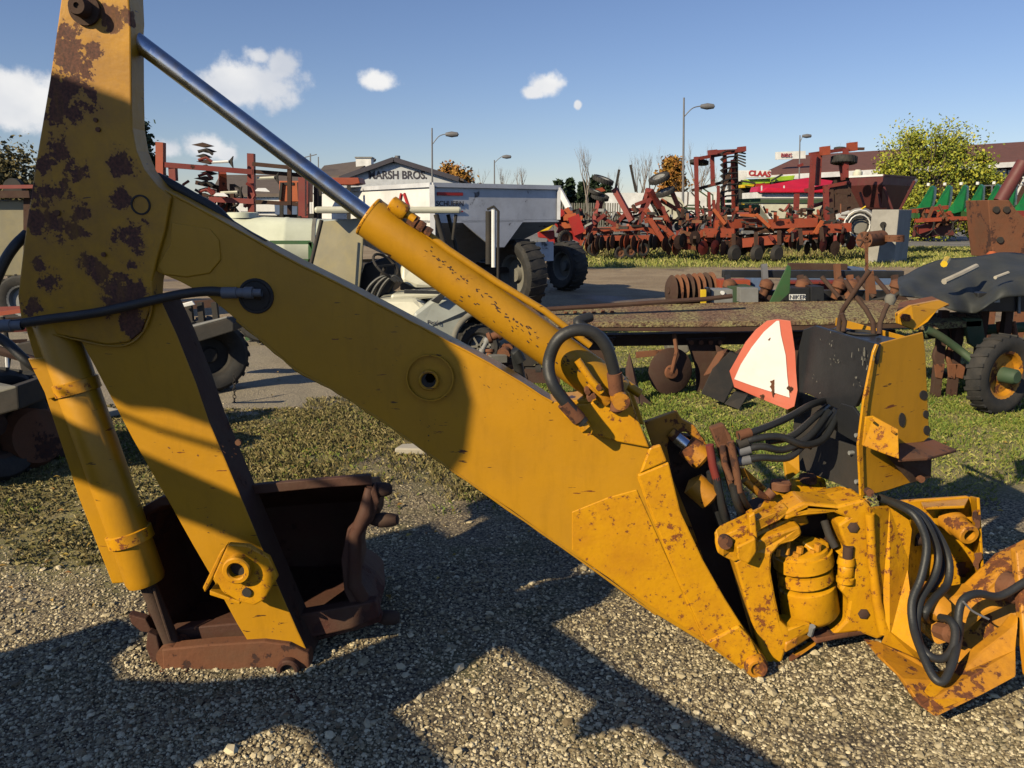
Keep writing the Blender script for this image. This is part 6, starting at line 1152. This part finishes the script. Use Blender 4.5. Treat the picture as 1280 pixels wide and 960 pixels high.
def gravity_wagons():
    Y = 36; t = T('seed_wagon', 'cream and white wagon body under a bright red tarp in the far row', 'wagon', gbase(985, Y))
    B().prism(PP([(947,240),(1034,240),(1034,252),(1028,258),(1012,280),(966,280),(950,258),(947,252)], Y), (0,2.2,0)).obj('body', 'cream', t, .02)
    box_between(t, 'upper_band', 'plainwhite', 946, 240, 1035, 248, Y-.05, 2.3, .02); box_between(t, 'dark_band', 'dullgreen', 946, 249, 1035, 254, Y-.06, 2.3, .01)
    B().prism(PP([(980,280),(986,257),(990,257),(998,280)], Y-.1), (0,.1,0)).obj('gap_panel', 'dullgreen', t)
    slab3(t, 'tarp', 'redtarp', [(946,240,Y-.2),(1036,240,Y-.2),(1042,226,Y+1),(1010,222,Y+1.3),(962,233,Y+1.2),(948,233,Y+.5)], (0,1.2,.0), .06); slab3(t, 'tarp_fold', 'redtarp', [(950,241,Y-.3),(1036,241,Y-.3),(1037,230,Y-.25),(1000,236,Y-.25),(958,234,Y-.25)], (0,.2,0), .05)
    for x in (952, 980, 1018): lines(t, Y-.25, .07, 'tarp_bow', 'plainwhite', [(x,232,x,244)])
    lines(t, Y-.2, .1, 'leg', 'plainwhite', [(952,256,968,282),(1026,256,1010,282)]); 
    for x in (960, 1020): far_wheel(t, x, 290, Y, 11, (0,1,0), rim='plainwhite')
    Y = 33; t = T('maroon_hopper_wagon', 'dark maroon gravity hopper wagon with a white rim in the far row', 'wagon', gbase(1100, Y))
    f = [P(1062,223,Y), P(1106,222,Y-1), P(1106,231,Y-1), P(1062,233,Y)]
    a, b_, c, d = P(1062,222,Y+.3), P(1104,221,Y-1.2), P(1144,222,Y+.8), P(1100,222,Y+2.4); zt = a.z
    rim = [Vector((p.x,p.y,zt)) for p in (a,b_,c,d)]; mid = [p-Vector((0,0,.32)) for p in rim]; ctr = sum(rim, Vector())/4; ctr.z = 0; low = [Vector((ctr.x+(p.x-ctr.x)*.22+.15, ctr.y+(p.y-ctr.y)*.22, .85)) for p in rim]
    vs = rim+mid+low; fs = [(i, (i+1) % 4, 4+(i+1) % 4, 4+i) for i in range(4)]+[(4+i, 4+(i+1) % 4, 8+(i+1) % 4, 8+i) for i in range(4)]+[(8,9,10,11)]; B().add(vs, fs).obj('hopper', 'maroon', t)
    for i in range(4): B().beam(rim[i]+Vector((0,0,.03)), rim[(i+1)%4]+Vector((0,0,.03)), .07).obj('rim_rail', 'plainwhite' if i in (0,3) else 'maroon', t)
    lines(t, Y-1, .1, 'leg', 'maroon', [(1096,232,1102,264),(1143,226,1124,264),(1075,240,1082,262),(1104,232,1116,264)]); lines(t, Y-1, .12, 'ladder', 'polegrey', [(1146,224,1136,240)]); lines(t, Y-1.2, .1, 'sill', 'orange', [(1078,260,1108,261)])
    for x in (1080, 1120): far_wheel(t, x, 284, Y, 9, (0,1,0))
    B().lathe(P(1072,218,Y+3), (0,0,1), [(-.2,0),(-.2,.2),(.1,.2),(.2,.1),(.2,0)], 12).obj('cap', 'cream', t)
gravity_wagons()
def concrete_block():
    Y = 27.5; t = T('grey_tank_box', 'square weathered grey steel box standing on the grass verge', 'box', G(1115, 308)); c = P(1090,262,Y); d = P(1124,262,Y-.4); e = P(1140,263,Y+1.0)
    B().prism([Vector((c.x,c.y,0)), Vector((d.x,d.y,0)), Vector((e.x,e.y,0)), Vector((c.x+(e.x-d.x),c.y+(e.y-d.y),0))], (0,0,c.z)).obj('box', 'concrete', t, .02)
    B().cyl(P(1104,281,Y-.22), (0,1,0), .1, .05, 14).obj('cap', 'dark', t); B().tube([P(1104,281,Y-.25), P(1104,296,Y-.25)], .04, 8).obj('pipe', 'dark', t)
    t = T('rusty_roller', 'rusty roller with spoked end lying before the grey box', 'roller', G(1095, 312))
    a, b_ = P(1080,300,26), P(1112,296,27.2); ax = (b_-a).normalized(); B().lathe(a, ax, [(0,0),(0,.16),(0,.27),(.3,.25),(1.2,.25),(1.2,0)], 18).obj('drum', 'rust', t)
    for k in range(6): q = k*math.pi/3; B().beam(a-ax*.02, a-ax*.02+Vector((math.cos(q)*.24*.5,-math.cos(q)*.2,math.sin(q)*.24)), .05).obj('spoke', 'rustdark', t)
    for k in range(3): B().lathe(P(1118,300-2.5*k,26.4), (0,0,1), [(-.05,0),(-.05,.3),(.03,.3),(.03,0)], 18).obj('disc', 'rust', t)
    t = T('white_hose_reel', 'white coiled pipes and panels left of the grey box', 'hose reel', gbase(1066, 29)); rr = random.Random(3)
    B().lathe(P(1074,282,29), (.2,-1,0), [(-.2,0),(-.2,.55),(-.1,.62),(.1,.62),(.2,.55),(.2,0)], 24).obj('reel', 'concrete', t)
    for k in range(4): B().tube([P(1074,282,28.6)+Vector((math.cos(q)*(.3+.08*k),0,math.sin(q)*(.3+.08*k))) for q in [i*.4 for i in range(17)]], .025, 6).obj('coil', 'plainwhite' if k%2 else 'dark', t)
    for x, y in ((1054,270),(1056,284),(1050,296)): B().box(P(x,y,29.2), (.5,.1,.25), .2, Matrix.Rotation(rr.uniform(-.5,.5),3,'Y')).obj('panel', 'plainwhite', t)
    B().tube([P(1064,268,28.8), P(1076,262,28.8), P(1082,258,28.8)], .03, 6).obj('pipe', 'yellowbright', t)
concrete_block()
def corn_head():
    Y = 38; t = T('corn_head', 'green corn head with a row of pointed snouts under the yellow green tree', 'corn head', gbase(1200, Y))
    for i in range(8):
        x = 1144+i*20.5; w = 23; y0 = 232-.5*i
        B().prism([P(*p) for p in ((x-2,264,Y-1.5),(x+6,254,Y-1.2),(x+w-4,y0,Y-.6),(x+w+1,y0+3,Y-.5),(x+w,250,Y-.8),(x+w-4,264,Y-1.3),(x+8,267,Y-1.6))], (.35,.45,.05)).obj('snout', 'snoutgreen', t, .05)
        s = B().prism(PP([(x+w*.1+4,262),(x+w*.75,260),(x+w*.65,274),(x+w*.35,279),(x+w*.15+3,274)], Y-.9), (0,.2,0)).obj('snout_base', 'snoutgreen', t, .01); B().cyl(P(x+w*.72,y0-1.5,Y-.5), (0,0,1), .07, .12, 8).obj('snout_tip', 'plainwhite', t)
    lines(t, Y+.8, .5, 'back_beam', 'green', [(1140,266,1300,262)]); lines(t, Y+1.5, .08, 'rail', 'polegrey', [(1228,232,1300,231),(1240,232,1240,262),(1270,232,1270,262)])
    Y = 33; t = T('red_plow', 'orange red tillage frame parked under the green snouts', 'tillage tool', gbase(1190, Y))
    lines(t, Y, .22, 'frame_beam', 'redorange', [(1120,266,1184,259,.5),(1150,274,1180,271),(1170,276,1236,273),(1185,273,1300,272),(1144,276,1176,274)]); lines(t, Y+.3, .3, 'frame_beam', 'red', [(1146,288,1170,280),(1240,268,1300,268)])
    lines(t, Y+.4, .35, 'panel', 'maroon', [(1144,288,1160,290),(1162,288,1190,286)], h=.5); lines(t, Y, .12, 'brace', 'rust', [(1150,262,1160,284),(1166,258,1158,280),(1174,256,1184,276),(1180,270,1170,284)])
    for i in range(11): shank(t, 1150+i*12, 274, Y-.2, 20, 'dark', 1 if i % 2 else -1)
    for i in range(12): x = 1150+(i*37)%40; B().box(P(x, 264+(i*5)%16, Y+.2), (.3,.2,.16), 0, Matrix.Rotation(i,3,'Y')).obj('linkage', ['rust','redorange','dark'][i%3], t)
    Y = 28; t = T('maroon_auger', 'dark maroon auger tube leaning up at the right edge', 'auger', gbase(1250, Y)); B().tube([P(1250,252,Y), P(1279,203,Y)], .22, 14).obj('tube', 'maroon', t); lines(t, Y, .12, 'leg', 'rustdark', [(1252,250,1250,292),(1258,246,1270,290)])
    t = T('white_ladder_frame', 'white lattice frame behind the maroon auger', 'frame', gbase(1272, 40)); lines(t, 40, .1, 'rail', 'plainwhite', [(1262,245,1282,205),(1268,248,1288,208),(1266,240,1272,243),(1270,230,1276,233),(1275,220,1281,223)])
corn_head()
def claas():
    Y = 50; t = T('yellow_green_harvester', 'lime green and yellow harvester with a white sign board before the brown roof', 'harvester', gbase(960, Y))
    box_between(t, 'sign_board', 'plainwhite', 934, 213, 964, 222, Y-.3, .3, .01); text('CLAAS', 'letterred', t, P(949.5,217.3,Y-.31), .42, (math.pi/2,.06,0), depth=.02, sx=1.05, bold=.02)
    slab3(t, 'hood', 'lime', [(934,224,Y),(963,223,Y),(963,229,Y),(935,231,Y)], (0,2,0), .04); slab3(t, 'engine_cover', 'lime', [(970,221,Y+.5),(994,219,Y+.5),(992,225,Y+.5),(970,227,Y+.5)], (0,2,0), .04)
    slab3(t, 'side', 'yellowbright', [(927,231,Y),(955,230,Y),(953,234,Y),(927,235,Y)], (0,1.5,0), .03); box_between(t, 'body', 'dark', 925, 235, 964, 252, Y+.5, 2, .05)
    lines(t, Y-.2, .15, 'brace', 'dark', [(940,248,944,234),(942,234,956,229),(956,250,966,228),(964,226,978,218),(926,226,944,229)]); slab3(t, 'white_side', 'plainwhite', [(922,213,Y+1),(933,213,Y+1),(933,226,Y+1),(922,227,Y+1)], (0,1,0), .02)
    B().tube([P(940,240,Y-.3), P(946,248,Y-.3)], .2, 8).obj('spout', 'yellowbright', t); B().box(P(952,236,Y-.3), (.8,.5,.6)).obj('red_box', 'brightred', t)
    for x in (932, 958): far_wheel(t, x, 254, Y, 9, (0,1,0), rim='yellowbright')
    lines(t, Y+2, .2, 'rail', 'dark', [(918,240,946,239),(905,228,925,228),(912,220,912,240),(922,224,922,244)])
claas()
def left_cultivator():
    Y = 12.5; t = T('sweep_cultivator', 'red cultivator frame with stacked dark sweeps behind the raised dipper', 'cultivator', gbase(290, Y))
    lines(t, Y, .11, 'mast', 'redorange', [(201,178,201,226),(278,216,280,266,.2)]); lines(t, Y, .1, 'mast', 'red', [(314,192,315,270),(216,206,217,226),(378,222,378,270),(382,222,382,272)])
    lines(t, Y-.1, .075, 'wing_beam', 'red', [(206,206,316,215,.2),(262,249,318,252)]); lines(t, Y+.2, .06, 'wing_beam', 'rustdark', [(316,205,400,213),(312,214,390,220),(245,228,280,236),(318,252,382,256),(290,230,292,266),(274,232,275,262),(362,210,362,268),(395,232,395,276),(287,250,288,266)], jit=.1)
    for i in range(14):
        y = 180+i*7; x = 257+((i*5) % 9)-4; q = B().prism(PP([(x-14+i%3*2,y+1),(x,y-2),(x+12-i%4*2,y+2),(x,y+4)], Y+.1*(i%3)), (0,.12,0)).obj('sweep', 'dark' if i%3 else 'rustdark', t); 
    for i in range(8): y = 190+i*10; B().tube([P(248,y,Y), P(258,y-3,Y), P(266,y+3,Y)], .022, 6).obj('shank', 'red' if i%2 else 'dark', t)
    for x, y in ((285,202),(296,240),(342,222)): s = B().prism(PP([(x,y),(x+6,y-7),(x+5,y-1),(x+6,y+8)], Y), (0,.04,0)).obj('sweep_point', 'dark', t); B().tube([P(x-20,y+1,Y), P(x+1,y,Y)], .022, 6).obj('bright_shank', 'plainwhite' if x < 290 else 'cream', t)
    for i in range(10): shank(t, 236+i*8, 226+(i*11) % 24, Y+.1*(i%3), 28, 'dark' if i%3 else 'red', 1 if i%2 else -1)
    for x, y in ((212,227),(240,243),(276,244),(328,238)): slab3(t, 'bright_plate', 'plainwhite', [(x-9,y,Y-.3),(x+9,y+1,Y-.3),(x+4,y-3,Y-.2),(x-6,y-3,Y-.2)], (0,0,-.01), .001)
    Y2 = 15; t2 = T('orange_seed_box', 'orange steel box behind the left red cultivator frame', 'box', gbase(364, Y2)); box_between(t2, 'box', 'orange', 349, 226, 378, 252, Y2, .8, .01); box_between(t2, 'slot', 'dark', 353, 228, 367, 231, Y2-.02, .02, 0); lines(t2, Y2-.05, .04, 'strap', 'dark', [(352,228,350,250),(373,228,374,250)])
    slab3(t2, 'lid', 'redorange', [(396,222,Y2),(448,222,Y2),(450,229,Y2),(440,231,Y2),(398,230,Y2)], (0,.6,0), .01); lines(t2, Y2+.1, .06, 'stand', 'dark', [(352,252,352,300),(374,252,374,300),(400,232,400,300),(436,232,436,300)])
    t3 = T('trailer_frame', 'dark trailer frame with pale cross rails beyond the cream tank', 'trailer', gbase(345, 17)); lines(t3, 17, .08, 'rail', 'plainwhite', [(300,262,352,262),(320,258,344,258),(300,266,350,267)]); lines(t3, 17.3, .1, 'rail', 'dark', [(300,270,400,270),(305,256,380,258)]); lines(t3, 17, .3, 'panel', 'bluegrey', [(346,262,380,262)], h=.2)
left_cultivator()
